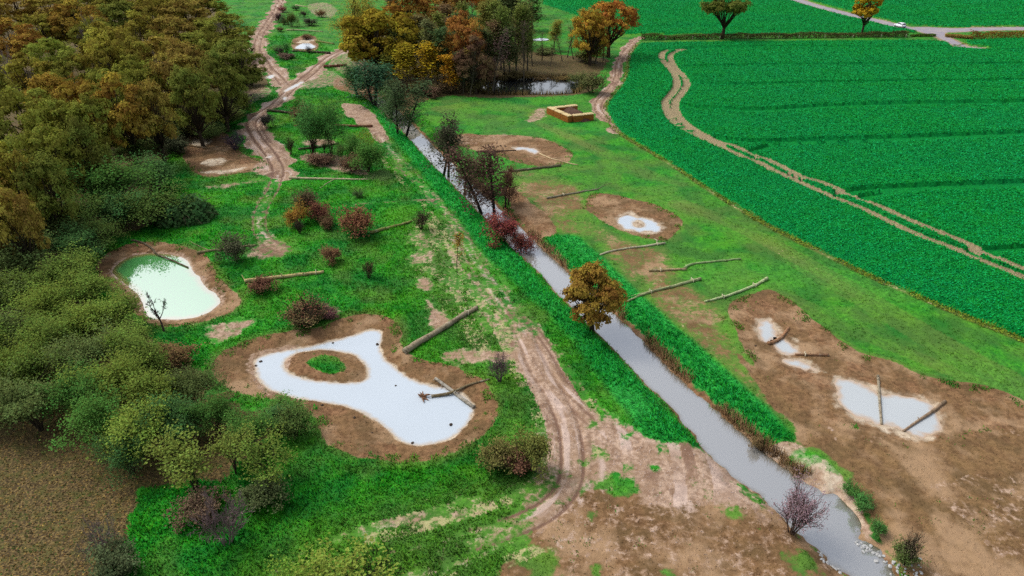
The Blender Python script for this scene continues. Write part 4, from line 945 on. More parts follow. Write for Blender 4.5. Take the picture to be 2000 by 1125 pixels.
RED = L(112, 44, 40); REDB = L(112, 62, 44); BRN = L(92, 68, 46); PURP = L(84, 52, 66); DKB = L(52, 48, 44)
GS = 'shrubs dotted over the meadow'
PBARK = L(74, 52, 50); GB = L(110, 104, 96)
shrubs = [  # kind, base x,y, top row, half width, colour, label, extra
    ('bush', 462, 508, 452, 30, L(70, 78, 56), 'grey-green bush growing over a fallen log', {}), ('bush', 700, 460, 402, 34, L(112, 66, 46), 'wide reddish-brown bush at the end of a fallen log', {}),
    ('twig', 822, 448, 402, 19, L(84, 66, 56), 'narrow dark brown upright bush near the grassy track', {}), ('bush', 582, 440, 390, 22, L(150, 110, 36), 'yellow-orange bush beside darker ones in the meadow', {}), ('bush', 602, 422, 360, 26, L(84, 72, 50), 'dark brown bush, tallest of a cluster by the faint track', {}),
    ('bush', 625, 432, 388, 22, L(116, 62, 52), 'dull red bush between brown ones in the meadow cluster', {}), ('bush', 640, 445, 412, 16, BRN, 'small brown bush at the end of the meadow cluster', {}), ('twig', 585, 457, 425, 11, DKB, 'very small dark twiggy shrub below the yellow-orange bush', {}),
    ('bush', 648, 510, 478, 22, L(108, 72, 50), 'low rounded brown shrub alone on the grass', {}), ('twig', 720, 543, 502, 14, L(100, 70, 52), 'thin see-through brown shrub alone on the grass', {}), ('bush', 515, 570, 540, 24, L(100, 58, 48), 'low reddish shrub in front of a pale log', {}),
    ('twig', 600, 628, 572, 40, L(122, 72, 58), 'big rounded twiggy shrub with reddish top above the white pond', {}), ('bush', 600, 632, 590, 36, L(96, 84, 52), 'grey-brown undergrowth beneath the rounded reddish shrub', {}),
    ('twig', 975, 745, 680, 20, L(100, 78, 84), 'purple-grey twiggy shrub on trodden ground at the pond end', {'bark': L(104, 84, 92)}), ('bush', 1040, 915, 832, 42, L(96, 104, 38), 'olive-brown shrub beside the pink muddy track', {}), ('bush', 975, 915, 858, 34, L(104, 102, 48), 'sparse brownish shrub next to the olive one by the track', {}), ('bush', 1010, 915, 870, 34, L(110, 70, 56), 'low reddish-brown shrub squeezed between two bushes by the track', {}),
    ('bush', 580, 850, 795, 38, L(66, 98, 34), 'dark green rounded bush at the edge of the white pond bank', {}), ('bush', 545, 830, 796, 26, L(46, 104, 48), 'leafy green bush behind the rounded bush at the pond bank', {}), ('bush', 340, 712, 665, 40, L(100, 76, 44), 'brown shrub between the thicket and the white pond', {}),
    ('bush', 522, 250, 218, 15, L(44, 48, 54), 'dark bluish shrub at the bend of the muddy track', {}), ('twig', 460, 292, 256, 22, L(70, 56, 74), 'purplish dark shrub on the rim of the dry scrape', {'bark': L(66, 54, 70)}), ('bush', 395, 254, 222, 20, L(52, 70, 62), 'dark blue-green shrub at the foot of the oak wood', {}),
    ('bush', 478, 210, 172, 18, L(64, 54, 74), 'dark purple shrub on the verge near the track fork', {}), ('bush', 436, 222, 180, 22, L(146, 84, 34), 'orange-brown shrub on the wood edge', {}), ('bush', 410, 232, 198, 20, L(116, 98, 34), 'yellowish shrub on the wood edge beside the orange one', {}), ('bush', 455, 205, 170, 22, L(110, 62, 56), 'dull red shrub on the wood edge near the track', {}),
    ('bush', 350, 300, 262, 26, L(48, 66, 44), 'dark shrub below the wood next to the dry scrape', {}), ('bush', 420, 262, 235, 18, L(60, 96, 50), 'low green scrub on the grass by the dry scrape', {}),
    ('sallow', 610, 302, 165, 36, L(70, 116, 56), 'tall green willow scrub in the island of grass between tracks', {}), ('sallow', 648, 305, 172, 36, L(66, 110, 48), 'green willow scrub next to the tall one, nearer the stream', {}), ('bush', 590, 235, 198, 22, L(92, 72, 48), 'brownish bush at the foot of the green willow scrub', {}), ('open', 580, 210, 188, 18, L(70, 112, 40), 'small green bush behind the willow scrub', {}),
    ('sallow', 690, 318, 250, 30, L(78, 116, 50), 'green willow scrub with upright stems by the straight log', {}), ('sallow', 720, 335, 262, 34, L(74, 112, 46), 'wide green willow scrub near the stream path', {}), ('sallow', 748, 345, 345, 30, L(80, 108, 56), 'green willow scrub closest to the stream path', {}), ('open', 668, 322, 272, 18, L(84, 104, 52), 'thin green willow with bare stems below a fallen log', {}), ('open', 715, 300, 252, 18, L(120, 124, 36), 'yellowish willow behind the green scrub', {}), ('bush', 690, 335, 300, 30, L(92, 64, 50), 'reddish-brown undergrowth among the willow scrub', {}), ('bush', 625, 320, 300, 26, L(90, 62, 52), 'low brown bramble on the grass beside the willow scrub', {}),
    ('twig', 568, 302, 258, 10, L(92, 96, 64), 'slender bare stems beside the muddy track', {}), ('twig', 616, 300, 258, 6, L(80, 80, 60), 'single thin sapling between two fallen logs', {}), ('twig', 634, 298, 270, 5, L(80, 80, 60), 'thinnest sapling next to the willow scrub', {}), ('twig', 620, 268, 248, 9, L(90, 80, 60), 'small twiggy shrub under the longest log', {}),
    ('bush', 552, 24, 8, 9, L(120, 34, 54), 'crimson shrub at the top of the muddy track', {}), ('bush', 545, 44, 22, 10, PURP, 'purple shrub beside the upper muddy track', {}), ('bush', 556, 48, 32, 9, BLUGRN, 'small dark green shrub next to the purple one', {}), ('bush', 548, 62, 50, 7, BRN, 'small brown shrub on the bend of the upper track', {}), ('bush', 594, 33, 20, 8, DKB, 'dark round shrub in the far grass strip', {}), ('bush', 606, 50, 34, 14, L(56, 66, 52), 'dark grey-green shrub above the far small pond', {}), ('bush', 578, 20, 8, 8, BLUGRN, 'small green shrub at the very top of the grass strip', {}), ('bush', 570, 52, 20, 14, L(84, 100, 40), 'loose olive scrub behind the far small pond', {}), ('bush', 628, 34, 18, 10, L(120, 84, 56), 'brown shrub on bare ground at the top of the strip', {}),
    ('bush', 547, 104, 88, 11, L(44, 58, 48), 'dark shrub left of the far small pond', {}), ('open', 563, 110, 74, 13, L(60, 110, 52), 'green leafy shrub beside the far small pond', {}), ('twig', 605, 104, 86, 7, DKB, 'tiny bare tree standing at the far small pond', {}), ('bush', 560, 114, 102, 18, L(96, 74, 70), 'brownish dead scrub in front of the far small pond', {}), ('bush', 600, 76, 66, 12, L(96, 70, 50), 'brown brush heap behind the far small pond', {}),
    ('bush', 880, 182, 150, 22, L(92, 70, 44), 'brown undergrowth at the front of the spinney by the brush heap'), ('bush', 925, 180, 152, 20, L(84, 84, 40), 'olive undergrowth on the shore at the end of the dark pond'), ('bush', 1000, 152, 132, 22, L(84, 76, 40), 'brown-olive undergrowth at the head of the dark pond'), ('bush', 1030, 150, 134, 18, L(100, 84, 44), 'tan undergrowth behind the dark pond'), ('bush', 1140, 120, 98, 22, L(84, 92, 40), 'green undergrowth beneath the orange field-track oaks'), ('bush', 1065, 104, 94, 24, L(70, 88, 40), 'low green scrub in front of the far pool'), ('bush', 820, 182, 150, 20, L(110, 92, 36), 'yellow-brown undergrowth under the yellow slim trees'), ('bush', 760, 185, 150, 26, L(62, 84, 46), 'dark green undergrowth at the foot of the golden oak'),
    ('bush', 1155, 182, 138, 26, L(78, 88, 42), 'rounded olive bush at the end of the dark pond', {}), ('bush', 1130, 158, 132, 18, L(70, 92, 40), 'green bush on the far shore of the dark pond', {}), ('bush', 1100, 152, 142, 20, L(108, 88, 46), 'brown reedy bush on the far shore of the dark pond', {}), ('bush', 1060, 151, 141, 18, L(100, 80, 48), 'low brown scrub at the back of the dark pond', {}),
    ('bush', 235, 1125, 1050, 46, L(62, 84, 50), 'dark green bush with dead twigs at the edge of the leafy ground', {}), ('dead', 215, 1090, 1005, 44, L(120, 110, 108), 'pale grey dead twigs beside the dark green bush', {'bark': L(126, 112, 110)}), ('dead', 445, 1060, 968, 54, L(120, 96, 100), 'grey-pink dead shrub on the shaded grass', {'bark': L(124, 104, 104)}), ('bush', 400, 1010, 965, 44, L(96, 74, 60), 'reddish low scrub beneath the yellow-topped sallow', {}), ('bush', 520, 985, 940, 40, L(58, 80, 40), 'dark low scrub under the see-through green sallow', {}),
    ('open', 660, 1190, 1088, 84, L(104, 118, 44), 'wide yellow-green bush cut off by the bottom of the picture', {}), ('dead', 740, 1180, 1075, 56, L(112, 104, 58), 'brownish twiggy bush at the bottom of the picture', {}), ('open', 590, 1185, 1100, 50, L(96, 122, 40), 'green leafy bush at the bottom edge beside a brown one', {}),
    ('twig', 1770, 1095, 1018, 18, L(130, 120, 96), 'thin pale sapling on the stony stream bank', {}), ('bush', 1765, 1090, 1052, 24, L(64, 92, 34), 'dark green clump above the white stones', {}), ('bush', 1715, 1035, 1008, 18, L(40, 112, 40), 'bright green tuft on the clay bank of the stream', {}), ('bush', 1685, 985, 958, 18, L(44, 116, 44), 'green tuft where the clay bank bends', {}), ('bush', 1662, 958, 930, 17, L(50, 116, 40), 'small green tuft on the clay bank behind the pink-tipped bush', {}),
    ('sapling', 893, 533, 455, 22, L(128, 104, 42), 'slim young tree with sparse orange leaves by the grassy track', {}), ('baretree', 322, 645, 574, 32, GREY, 'small leafless tree at the edge of the green pond', {'bark': L(74, 62, 58)}),
    ('pinkbush', 1548, 1030, 918, 52, L(122, 100, 106), 'bare bush with pinkish tips leaning over the stream', {'bark': L(84, 70, 62)}), ('bush', 982, 468, 408, 38, L(116, 34, 44), 'crimson-red bush on the bank of the stream', {}), ('bush', 1020, 478, 432, 26, L(112, 42, 44), 'red bush arching over the stream water', {}),
    ('bush', 640, 618, 598, 20, L(104, 60, 70), 'low purple-brown brush pile beside the rounded shrub', {}), ('bush', 840, 188, 164, 24, L(92, 66, 54), 'purplish heap of cut brushwood under the spinney', {}),
    ('bush', 1480, 862, 835, 14, L(104, 84, 52), 'brown reed clump at the end of the lush bank', {}), ('bush', 700, 385, 365, 10, L(60, 100, 50), 'tiny green shrub between grass and stream path', {}),
]
for kind, bx, by, yt, hw, col, lab, *kw in shrubs:
    kw = kw[0] if kw else {}
    if kind in ('bush', 'twig'): col = tuple(np.array(col) * .72 + np.array(L(98, 86, 62)) * .28)
    nm = {'baretree': 'bare_tree', 'sapling': 'young_tree'}.get(kind, 'shrub')
    if kind in ('bush', 'twig', 'open'): hw *= 1.1; yt = by - (by - yt) * 1.03
    at_base(nm, kind, bx, by, yt, hw, col, lab, 'tree' if nm != 'shrub' else 'shrub', GS if nm == 'shrub' else None, **kw)

# trees by the stream
GA = 'trees along the stream'
at_base('oak_tree', 'roundoak', 1157, 640, 522, 68, L(116, 92, 34), 'round orange-brown oak leaning over the stream', 'tree', GA, k=0)
for bx, by, yt, hw, col, lab in (
    (862, 335, 218, 34, L(62, 62, 44), 'dark thin-leaved alder over the upper stream'), (948, 408, 268, 44, L(78, 58, 48), 'dark alder with rusty tinge beside the brown scrape'), (905, 372, 290, 26, L(78, 108, 52), 'light green alder between two dark ones on the stream'),
    (790, 262, 152, 34, L(62, 78, 48), 'dull green alder where the stream leaves the spinney'), (735, 205, 118, 40, L(52, 84, 56), 'bluish-green alder at the head of the stream'), (765, 225, 165, 26, L(62, 88, 44), 'small green alder between two larger ones upstream'), (705, 190, 125, 26, L(58, 90, 48), 'green alder on the brown bare ground near the track'), (990, 400, 330, 22, L(88, 62, 46), 'brown sparse alder behind the crimson bush')):
    at_base('alder_tree', 'alder', bx, by, yt, hw * 1.2, col, lab, 'tree', GA, bark=L(44, 38, 36))

# the spinney round the dark pond
GN = 'trees of the spinney'
spin = [
    ('willow', 'willow_tree', 706, 112, -42, 66, L(128, 124, 48), 'pale yellow-green willow with fanned bare limbs'), ('roundoak', 'oak_tree', 745, 155, 14, 82, L(122, 108, 28), 'large golden-green oak at the near end of the spinney'),
    ('slim', 'slender_tree', 800, 178, 92, 34, L(128, 114, 26), 'golden-yellow slim tree under the large golden oak'), ('slim', 'slender_tree', 832, 176, 88, 36, L(140, 116, 22), 'bright yellow slim tree with visible pale stems'), ('oak', 'oak_tree', 905, 168, 24, 56, L(134, 94, 42), 'bright orange oak in the middle of the spinney'),
    ('slim', 'slender_tree', 868, 172, 60, 28, L(62, 84, 46), 'dark green slim tree between golden and orange trees'), ('slim', 'slender_tree', 855, 165, 40, 24, L(84, 88, 52), 'grey-green slim tree behind the yellow ones'), ('oak', 'oak_tree', 930, 182, 72, 44, L(86, 64, 46), 'dull brown-purple tree in front of the orange oak'), ('slimbare', 'slender_tree', 962, 175, 50, 26, L(84, 64, 62), 'purplish bare slim tree beside the orange oak'),
    ('slim', 'slender_tree', 888, 182, 110, 26, L(150, 112, 26), 'small yellow tree at the front of the spinney'), ('slim', 'slender_tree', 985, 148, 20, 24, L(84, 98, 40), 'olive slim tree at the head of the dark pond'), ('slim', 'slender_tree', 1008, 140, 12, 24, L(94, 104, 44), 'tall olive-green slim tree behind the dark pond'), ('slim', 'slender_tree', 1030, 142, 18, 22, L(82, 92, 40), 'dull green slim tree behind the middle of the dark pond'),
    ('slimbare', 'slender_tree', 1022, 155, 30, 18, L(72, 60, 50), 'dark bare slim tree on the shore of the dark pond'), ('slimbare', 'slender_tree', 1040, 130, 15, 16, L(80, 72, 50), 'thin brown bare tree behind the far pool'), ('slim', 'slender_tree', 965, 135, 5, 26, L(98, 108, 48), 'yellowish slim tree at the back of the spinney'), ('slim', 'slender_tree', 940, 130, 0, 28, L(104, 102, 46), 'tall pale olive tree behind the orange oak'),
    ('oak', 'oak_tree', 800, 70, -32, 46, L(128, 92, 36), 'orange-brown oak behind the golden oak'), ('oak', 'oak_tree', 852, 62, -20, 42, L(132, 98, 42), 'vivid orange oak at the back of the spinney'), ('oak', 'oak_tree', 890, 40, -45, 44, BROWN, 'brown oak at the top edge behind the spinney'), ('oak', 'oak_tree', 945, 40, -40, 44, L(150, 96, 30), 'orange-brown oak at the top edge beside the brown one'), ('oak', 'oak_tree', 1000, 32, -50, 44, L(96, 72, 40), 'dark brown oak at the top edge near the green field'),
    ('slim', 'slender_tree', 830, 110, 30, 30, L(92, 84, 50), 'brown-green slim tree behind the yellow pair'), ('slim', 'slender_tree', 875, 110, 40, 26, L(96, 80, 56), 'greyish slim tree behind the orange oak'), ('slimbare', 'slender_tree', 1058, 118, 62, 14, L(80, 76, 48), 'small bare tree beside the far pool'), ('slim', 'slender_tree', 1082, 100, 42, 18, L(120, 118, 48), 'pale yellow young tree near the far pool'),
    ('slimbare', 'slender_tree', 1108, 112, 40, 16, L(90, 78, 48), 'bare young tree between the pool and the orange oaks'), ('slimbare', 'slender_tree', 1120, 115, 52, 14, L(86, 72, 44), 'thin brown tree touching the orange oak'), ('slimbare', 'slender_tree', 1098, 120, 70, 14, L(76, 66, 44), 'short bare tree on the brown pond bank'), ('slimbare', 'slender_tree', 1075, 130, 88, 10, L(76, 66, 44), 'tiny bare tree on the brown pond bank'),
    ('oak', 'oak_tree', 1152, 128, 18, 46, L(138, 108, 36), 'golden-orange oak beside the field track'), ('oak', 'oak_tree', 1188, 112, -12, 54, L(138, 90, 36), 'deep orange oak with wide top at the field track'), ('slimbare', 'slender_tree', 1178, 118, 60, 16, L(96, 70, 40), 'thin brown tree in the shade of the orange oaks'),
    ('slim', 'slender_tree', 905, 182, 105, 20, L(58, 72, 44), 'dark slim tree on the shore at the end of the pond'), ('slimbare', 'slender_tree', 918, 186, 100, 16, L(66, 62, 48), 'bare slim tree at the end of the dark pond'), ('slim', 'slender_tree', 1040, 60, -10, 26, L(74, 84, 46), 'dark green tree at the top beside the far green field'), ('slim', 'slender_tree', 770, 172, 110, 26, L(92, 96, 34), 'olive slim tree at the foot of the golden oak'),
]
rs = random.Random(4)
SC = [(L(84, 92, 46), 'olive-grey'), (L(98, 104, 46), 'pale olive'), (L(72, 82, 44), 'dark olive'), (L(98, 80, 54), 'brownish'), (L(110, 98, 40), 'dull yellow')]
for bx, by, yt in ((845, 150, 55), (862, 140, 28), (880, 150, 60), (895, 135, 25), (915, 150, 70), (935, 150, 50), (950, 155, 60), (968, 150, 45), (982, 135, 18), (996, 150, 50), (1012, 148, 38), (1028, 120, 5), (925, 110, 5), (900, 100, 5), (870, 100, 12), (955, 105, -5), (985, 95, -12), (1010, 90, -8), (760, 130, 40), (780, 150, 60), (815, 150, 60), (780, 60, -30), (820, 40, -45), (860, 30, -55), (910, 30, -50), (960, 20, -60), (985, 60, -20), (1145, 122, 60), (1165, 125, 70), (905, 176, 95), (945, 168, 90)):
    col, w_ = rs.choice(SC); spin.append((rs.choice(['slim', 'slim', 'slim', 'slimbare']), 'slender_tree', bx + rs.uniform(-4, 4), by, yt, rs.uniform(22, 30), col, w_ + ' slender tree in the crowd of the spinney'))
for kind, nm, bx, by, yt, hw, col, lab in spin:
    at_base(nm, kind, bx, by, yt, hw, col, lab, 'tree', GN, bark=L(86, 80, 68) if 'slim' in kind else BARK)
# oaks in the field hedge
at_base('oak_tree', 'loneoak', 1410, 76, -38, 52, L(84, 92, 34), 'dull green field oak with ivy-dark trunk in the hedge', 'tree', 'oaks in the field hedge', k=0)
at_base('oak_tree', 'loneoak', 1683, 66, -18, 32, L(146, 118, 22), 'golden field oak in the hedge near the lane', 'tree', 'oaks in the field hedge', k=1)
# ------------------------------------------------------------------ fallen logs
def wood_mat():
    s = NT('log bark')
    oi = s.n('ShaderNodeObjectInfo')
    n = s.noise(5, 4, .7); n2_ = s.noise(1.6, 3, .6)
    c = s.hsv(oi.outputs['Color'], .5, 1, s.math('MULTIPLY_ADD', n, 1.1, .45))
    c = s.mix(s.mapr(n2_, .5, .62, 0, .5), c, L(74, 66, 44))
    c = s.mix(s.mapr(s.noise(2.3, 3, .6), .58, .66, 0, .5), c, L(170, 164, 146))
    return s.done(s.bsdf(c, .9, .15, s.bump(n, .6, .04)))
M_log = wood_mat()
def plain(name, col, rough=.8, spec=.3, var=.35, scale=6, **kw):
    s = NT(name); n = s.noise(scale, 3, .6)
    c = s.hsv(col + (1,) if len(col) == 3 else col, .5, 1, s.math('MULTIPLY_ADD', n, var * 2, 1 - var))
    return s.done(s.bsdf(c, rough, spec, **kw))
M_stake = plain('split timber', L(206, 196, 168))
PALE = L(166, 156, 124); MOSS = L(112, 118, 62); DARKW = L(66, 54, 44); TAN = L(132, 120, 98); REDW = L(104, 66, 50); GRYW = L(140, 134, 122); GRNW = L(128, 150, 98)

def on_land(x, y, wl=None):
    z = gz(x, y)
    return max(z, wl) if wl is not None else z

def log(pts, r0, r1, col, label, forks=(), stakes=(), twigs=0, wl=None, seed=0, root=None):
    r = np.random.default_rng(seed + 900)
    r0 *= 1.18; r1 *= 1.18; col = tuple(np.array(col) * 1.25)
    P = smooth(GP(pts), False, 5)
    n = len(P); rr = np.linspace(r0, r1, n)
    z = np.array([on_land(x, y, wl) for x, y in P])
    z = np.maximum(z, np.linspace(z[0], z[-1], n) - .05) + rr * .72
    p3 = np.c_[P, z]; base = p3[0].copy()
    if n < 12: 
        t = np.linspace(0, n - 1, 12); p3 = np.stack([np.interp(t, np.arange(n), p3[:, k]) for k in range(3)], 1); rr = np.linspace(r0, r1, 12); n = 12
    rr2 = rr * (1 + .13 * (r.random(n) - .5)); p3[:, 2] += r.normal(size=n) * r0 * .05
    mb = MB(); mb.tube(p3 - base, rr2, 9)
    for k in range(2 + twigs // 3):                               # knots and snapped stubs
        i = r.integers(1, n - 1); d = unit(r, 1)[0]; d[2] = abs(d[2])
        mb.tube([p3[i] - base, p3[i] - base + d * (rr[i] * 1.8 + .1)], [rr[i] * .4, rr[i] * .28], 5)
    me = mb.mesh('fallen_log', M_log, True)
    o = link('fallen_log', me, None, base); o.color = (*col, 1)
    tag(o, label, 'log', 'logs lying about the wetland')
    def child(name, m, mat, colr=None):
        c = link(name, m.mesh(name, mat, True), o); c.color = (*(colr or col), 1); return c
    for f in forks:
        Q = smooth(GP(f[0]), False, 4); rf = np.linspace(f[1], f[1] * .45, len(Q))
        zf = np.array([on_land(x, y, wl) for x, y in Q]) + rf * .8; zf[0] = max(zf[0], z[0] * 0 + np.interp(0, [0, 1], [zf[0], zf[0]]))
        if len(f) > 2: zf = zf + np.linspace(0, f[2], len(Q))
        b = MB(); b.tube(np.c_[Q, zf] - base, rf, 7); child('branch', b, M_log)
    for t in range(twigs):
        i = r.integers(n // 3, n); b = MB() if t == 0 else b
        d = unit(r, 1)[0]; d[2] = abs(d[2]) * .8 + .15
        q, _ = rpath(p3[i] - base, d, r.uniform(.5, 1.4), 4, .2, 0, r); b.tube(q, np.linspace(.03, .012, 5), 4, False)
        if t == twigs - 1: child('twigs', b, M_log)
    for sx, sy in stakes:
        g = G(sx, sy); i = int(np.argmin(np.hypot(p3[:, 0] - g[0], p3[:, 1] - g[1]))); q = p3[i]
        tg = p3[min(i + 1, n - 1)] - p3[max(i - 1, 0)]; nn = np.array([-tg[1], tg[0], 0]); nn /= np.linalg.norm(nn) + 1e-9
        for sgn in (1, -1):
            b = MB(); c = q - base + nn * sgn * (rr[i] + .035); gz_ = on_land(q[0], q[1]) - base[2]
            b.tube([(c[0], c[1], gz_ - .2), (c[0] + .01, c[1], c[2] + rr[i] + .16)], [.05, .045], 6); child('stake', b, M_stake)
        b = MB(); a = q - base + nn * (rr[i] + .06); e = q - base - nn * (rr[i] + .06); a = a + [0, 0, rr[i] + .05]; e = e + [0, 0, rr[i] + .05]
        b.tube([a, e], .035, 5); child('crosspiece', b, M_stake)
    if root is not None:
        g = G(*root); b = MB(); 
        for t in range(16):
            d = unit(r, 1)[0] * [1, 1, .7]; d[2] = abs(d[2])
            c = np.array([g[0], g[1], on_land(g[0], g[1], wl)]) - base
            q, _ = rpath(c, d, r.uniform(.4, .9), 4, .35, -.05, r); b.tube(q, np.linspace(.14, .03, 5), 5)
        child('root_plate', b, plain('earthy roots', L(128, 92, 66)))
    return o

log([(790, 690), (825, 668), (870, 640), (905, 618), (932, 603)], .3, .2, TAN, 'thickest pale mottled log, lying above the white pond', forks=[([(793, 692), (800, 680)], .1)], stakes=[(912, 618)], seed=1)
log([(478, 552), (530, 545), (585, 539), (633, 533)], .22, .16, L(160, 146, 98), 'straight pale log behind the low reddish shrub', stakes=[(620, 535)], forks=[([(480, 552), (474, 544)], .06, .5)], seed=2)
log([(724, 456), (750, 449), (778, 442), (804, 434)], .2, .14, MOSS, 'mossy log between the wide reddish bush and the upright bush', twigs=6, seed=3)
log([(385, 495), (420, 490), (460, 484), (500, 480)], .17, .11, L(116, 110, 76), 'log passing behind the grey-green bush', forks=[([(409, 490), (390, 482), (370, 471)], .09)], seed=4)
log([(258, 471), (280, 475), (297, 484), (306, 493), (338, 505), (366, 517)], .12, .08, L(84, 74, 58), 'crooked dark log reaching into the green pond', wl=WL, seed=5)
log([(926, 790), (900, 772), (874, 752), (850, 736)], .15, .12, GRYW, 'pale grey log lying from the pond water onto the bank', wl=WL, forks=[([(850, 736), (846, 742)], .06, .3), ([(866, 746), (858, 752)], .05, .2)], seed=6)
log([(842, 768), (880, 763), (915, 750), (957, 742)], .14, .07, L(104, 92, 68), 'thin bent log with an earthy root clump standing in the white pond', wl=WL, root=(826, 769), seed=7)
log([(358, 284), (380, 287), (402, 290)], .16, .12, L(120, 100, 72), 'forked log lying across the dry brown scrape', forks=[([(402, 290), (440, 286), (482, 289)], .1), ([(402, 290), (436, 296), (460, 302)], .09), ([(403, 289), (412, 270)], .05, .8)], seed=8)
log([(523, 217), (555, 221), (592, 226)], .3, .2, L(52, 56, 36), 'dark mossy log beside the bend of the muddy track', seed=9)
log([(728, 248), (690, 248), (650, 246), (628, 245), (601, 243), (574, 247)], .24, .12, REDW, 'longest log, dark reddish at one end and mossy at the other', twigs=4, seed=10)
log([(583, 293), (620, 289), (662, 281)], .2, .15, L(56, 60, 38), 'dark log in the grass below the longest log', seed=11)
log([(565, 349), (600, 350), (660, 351), (722, 352)], .19, .1, PALE, 'pale log with a side branch beside the faint track', forks=[([(655, 351), (640, 358), (625, 368)], .09)], twigs=6, seed=12)
log([(560, 59.5), (603, 61), (631, 63)], .25, .15, L(150, 156, 110), 'pale greenish log behind the far small pond', seed=13)
log([(617, 81), (635, 84), (653, 87)], .25, .18, MOSS, 'mossy log at the end of the far small pond', seed=14)
log([(645, 105), (610, 103), (571, 101)], .32, .18, L(54, 48, 36), 'dark log in front of the far small pond', stakes=[(625, 103)], seed=15)
log([(632, 132), (655, 131), (678, 129)], .34, .3, REDW, 'short thick reddish log on the bare ground by the far track', stakes=[(643, 131)], seed=16)
log([(578, 11.5), (590, 13), (600, 14)], .25, .15, PALE, 'small pale log at the top of the grass strip', seed=17)
log([(930, 297), (960, 297), (985, 295.5), (1008, 294)], .13, .09, L(84, 66, 52), 'thin dark log ending at the small white puddle', seed=18)
log([(1054, 301), (1077, 311), (1100, 317), (1129, 323)], .12, .07, L(176, 156, 120), 'thin pale log crossing the rim of the brown scrape', forks=[([(1077, 311), (1095, 308)], .06)], seed=19)
log([(978, 338), (1022, 333), (1058, 329), (1095, 325)], .14, .2, L(92, 88, 66), 'grey log lying below the brown scrape', twigs=5, seed=20)
log([(1068, 388), (1100, 382), (1135, 376), (1168, 370)], .15, .08, L(118, 112, 92), 'grey-green log with upright twigs above the round scrape', forks=[([(1168, 370), (1180, 362), (1197, 357)], .05)], stakes=[(1098, 382)], twigs=10, seed=21)
log([(1299, 476), (1250, 483), (1199, 490), (1172, 499)], .13, .1, L(160, 156, 128), 'pale thin log in front of the round scrape', stakes=[(1284, 478)], forks=[([(1285, 471), (1277, 466)], .09)], seed=22)
log([(1267, 530), (1300, 528.5), (1340, 527)], .15, .13, L(148, 132, 96), 'short straight log touching a crooked one on the sparse grass', stakes=[(1292, 529)], seed=23)
log([(1446, 507), (1399, 512), (1360, 515), (1345, 519), (1336, 525)], .1, .13, GRNW, 'crooked greenish log bent at one end', seed=24)
log([(1368, 546), (1318, 559), (1270, 571), (1223, 590)], .16, .1, L(138, 146, 102), 'split log whose two legs reach to the lush stream bank', forks=[([(1278, 568), (1245, 576), (1215, 583)], .1)], stakes=[(1349, 551), (1275, 570)], seed=25)
log([(1498, 545), (1473, 559), (1422, 579), (1376, 590)], .17, .1, L(152, 166, 118), 'pale greenish log lying above the long brown scrape', stakes=[(1475, 558), (1407, 583)], seed=26)
log([(1500, 671), (1512, 667), (1527, 658), (1540, 641)], .16, .12, L(132, 98, 72), 'curved brown log between two puddles of the long scrape', wl=PW, seed=27)
log([(1618, 695), (1590, 694), (1553, 692)], .13, .09, L(112, 84, 62), 'thin brown log beside the middle puddle of the long scrape', wl=PW, stakes=[(1573, 693)], seed=28)
log([(1714, 735), (1718, 780), (1722, 827)], .11, .09, L(128, 118, 100), 'straight grey log crossing the largest puddle of the long scrape', wl=PW, seed=29)
log([(1845, 785), (1818, 805), (1790, 823), (1764, 841)], .13, .08, L(124, 104, 84), 'bent brown log across the corner of the largest puddle', wl=PW, seed=30)

# ------------------------------------------------------------------ straw bale pen with a muck heap
def straw_mat():
    s = NT('straw'); t = s.attr('tint').outputs['Fac']
    n = s.noise(9, 4, .75); w = s.n('ShaderNodeTexWave'); w.inputs['Scale'].default_value = 2.2; w.inputs['Distortion'].default_value = 2.0
    tc = s.n('ShaderNodeTexCoord'); s.set(w.inputs['Vector'], tc.outputs['Object'])
    c = s.mix(n, L(136, 78, 34), L(168, 108, 52))
    c = s.mix(s.math('MULTIPLY', w.outputs['Fac'], .5), c, L(128, 84, 36))
    c = s.mix(t, c, s.mix(n, L(186, 164, 116), L(214, 196, 150)))
    return s.done(s.bsdf(c, .95, .1, s.bump(n, .7, .06)))
M_straw = straw_mat()
def bale_mesh(ln, wd=1.15, ht=1.4):
    import bmesh
    bm = bmesh.new(); bmesh.ops.create_cube(bm, size=1)
    for v in bm.verts: v.co = (v.co.x * ln, v.co.y * wd, (v.co.z + .5) * ht)
    bmesh.ops.subdivide_edges(bm, edges=bm.edges[:], cuts=6, use_grid_fill=True)
    r = random.Random(5)
    for v in bm.verts:
        x, y, z = v.co
        k = .035
        if abs(x) > ln / 2 - .01 and abs(y) > wd / 2 - .01: v.co.x *= .97; v.co.y *= .95
        if z > ht - .01 and (abs(x) > ln / 2 - .05 or abs(y) > wd / 2 - .05): v.co.z -= .07
        # the bands pull the bale in a little
        b = min(abs(x - ln * q) for q in (-.3, 0, .3)); v.co.y *= 1 - .05 * math.exp(-(b / .1) ** 2)
        v.co.x += r.uniform(-k, k); v.co.y += r.uniform(-k, k); v.co.z += r.uniform(-k, k) * (z > .1)
    me = bpy.data.meshes.new('straw_bale'); bm.normal_update(); bm.to_mesh(me)
    at = me.attributes.new('tint', 'FLOAT', 'POINT')
    at.data.foreach_set('value', [max(0., min(1., (v.co.z - ht + .2) / .1)) * 1.0 for v in me.vertices])
    bm.free(); me.materials.append(M_straw)
    return me
M_bale = bale_mesh(2.4)
cA, cB, cCc, cD = G(1067, 222), G(1109, 240), G(1160, 235), G(1124, 216)
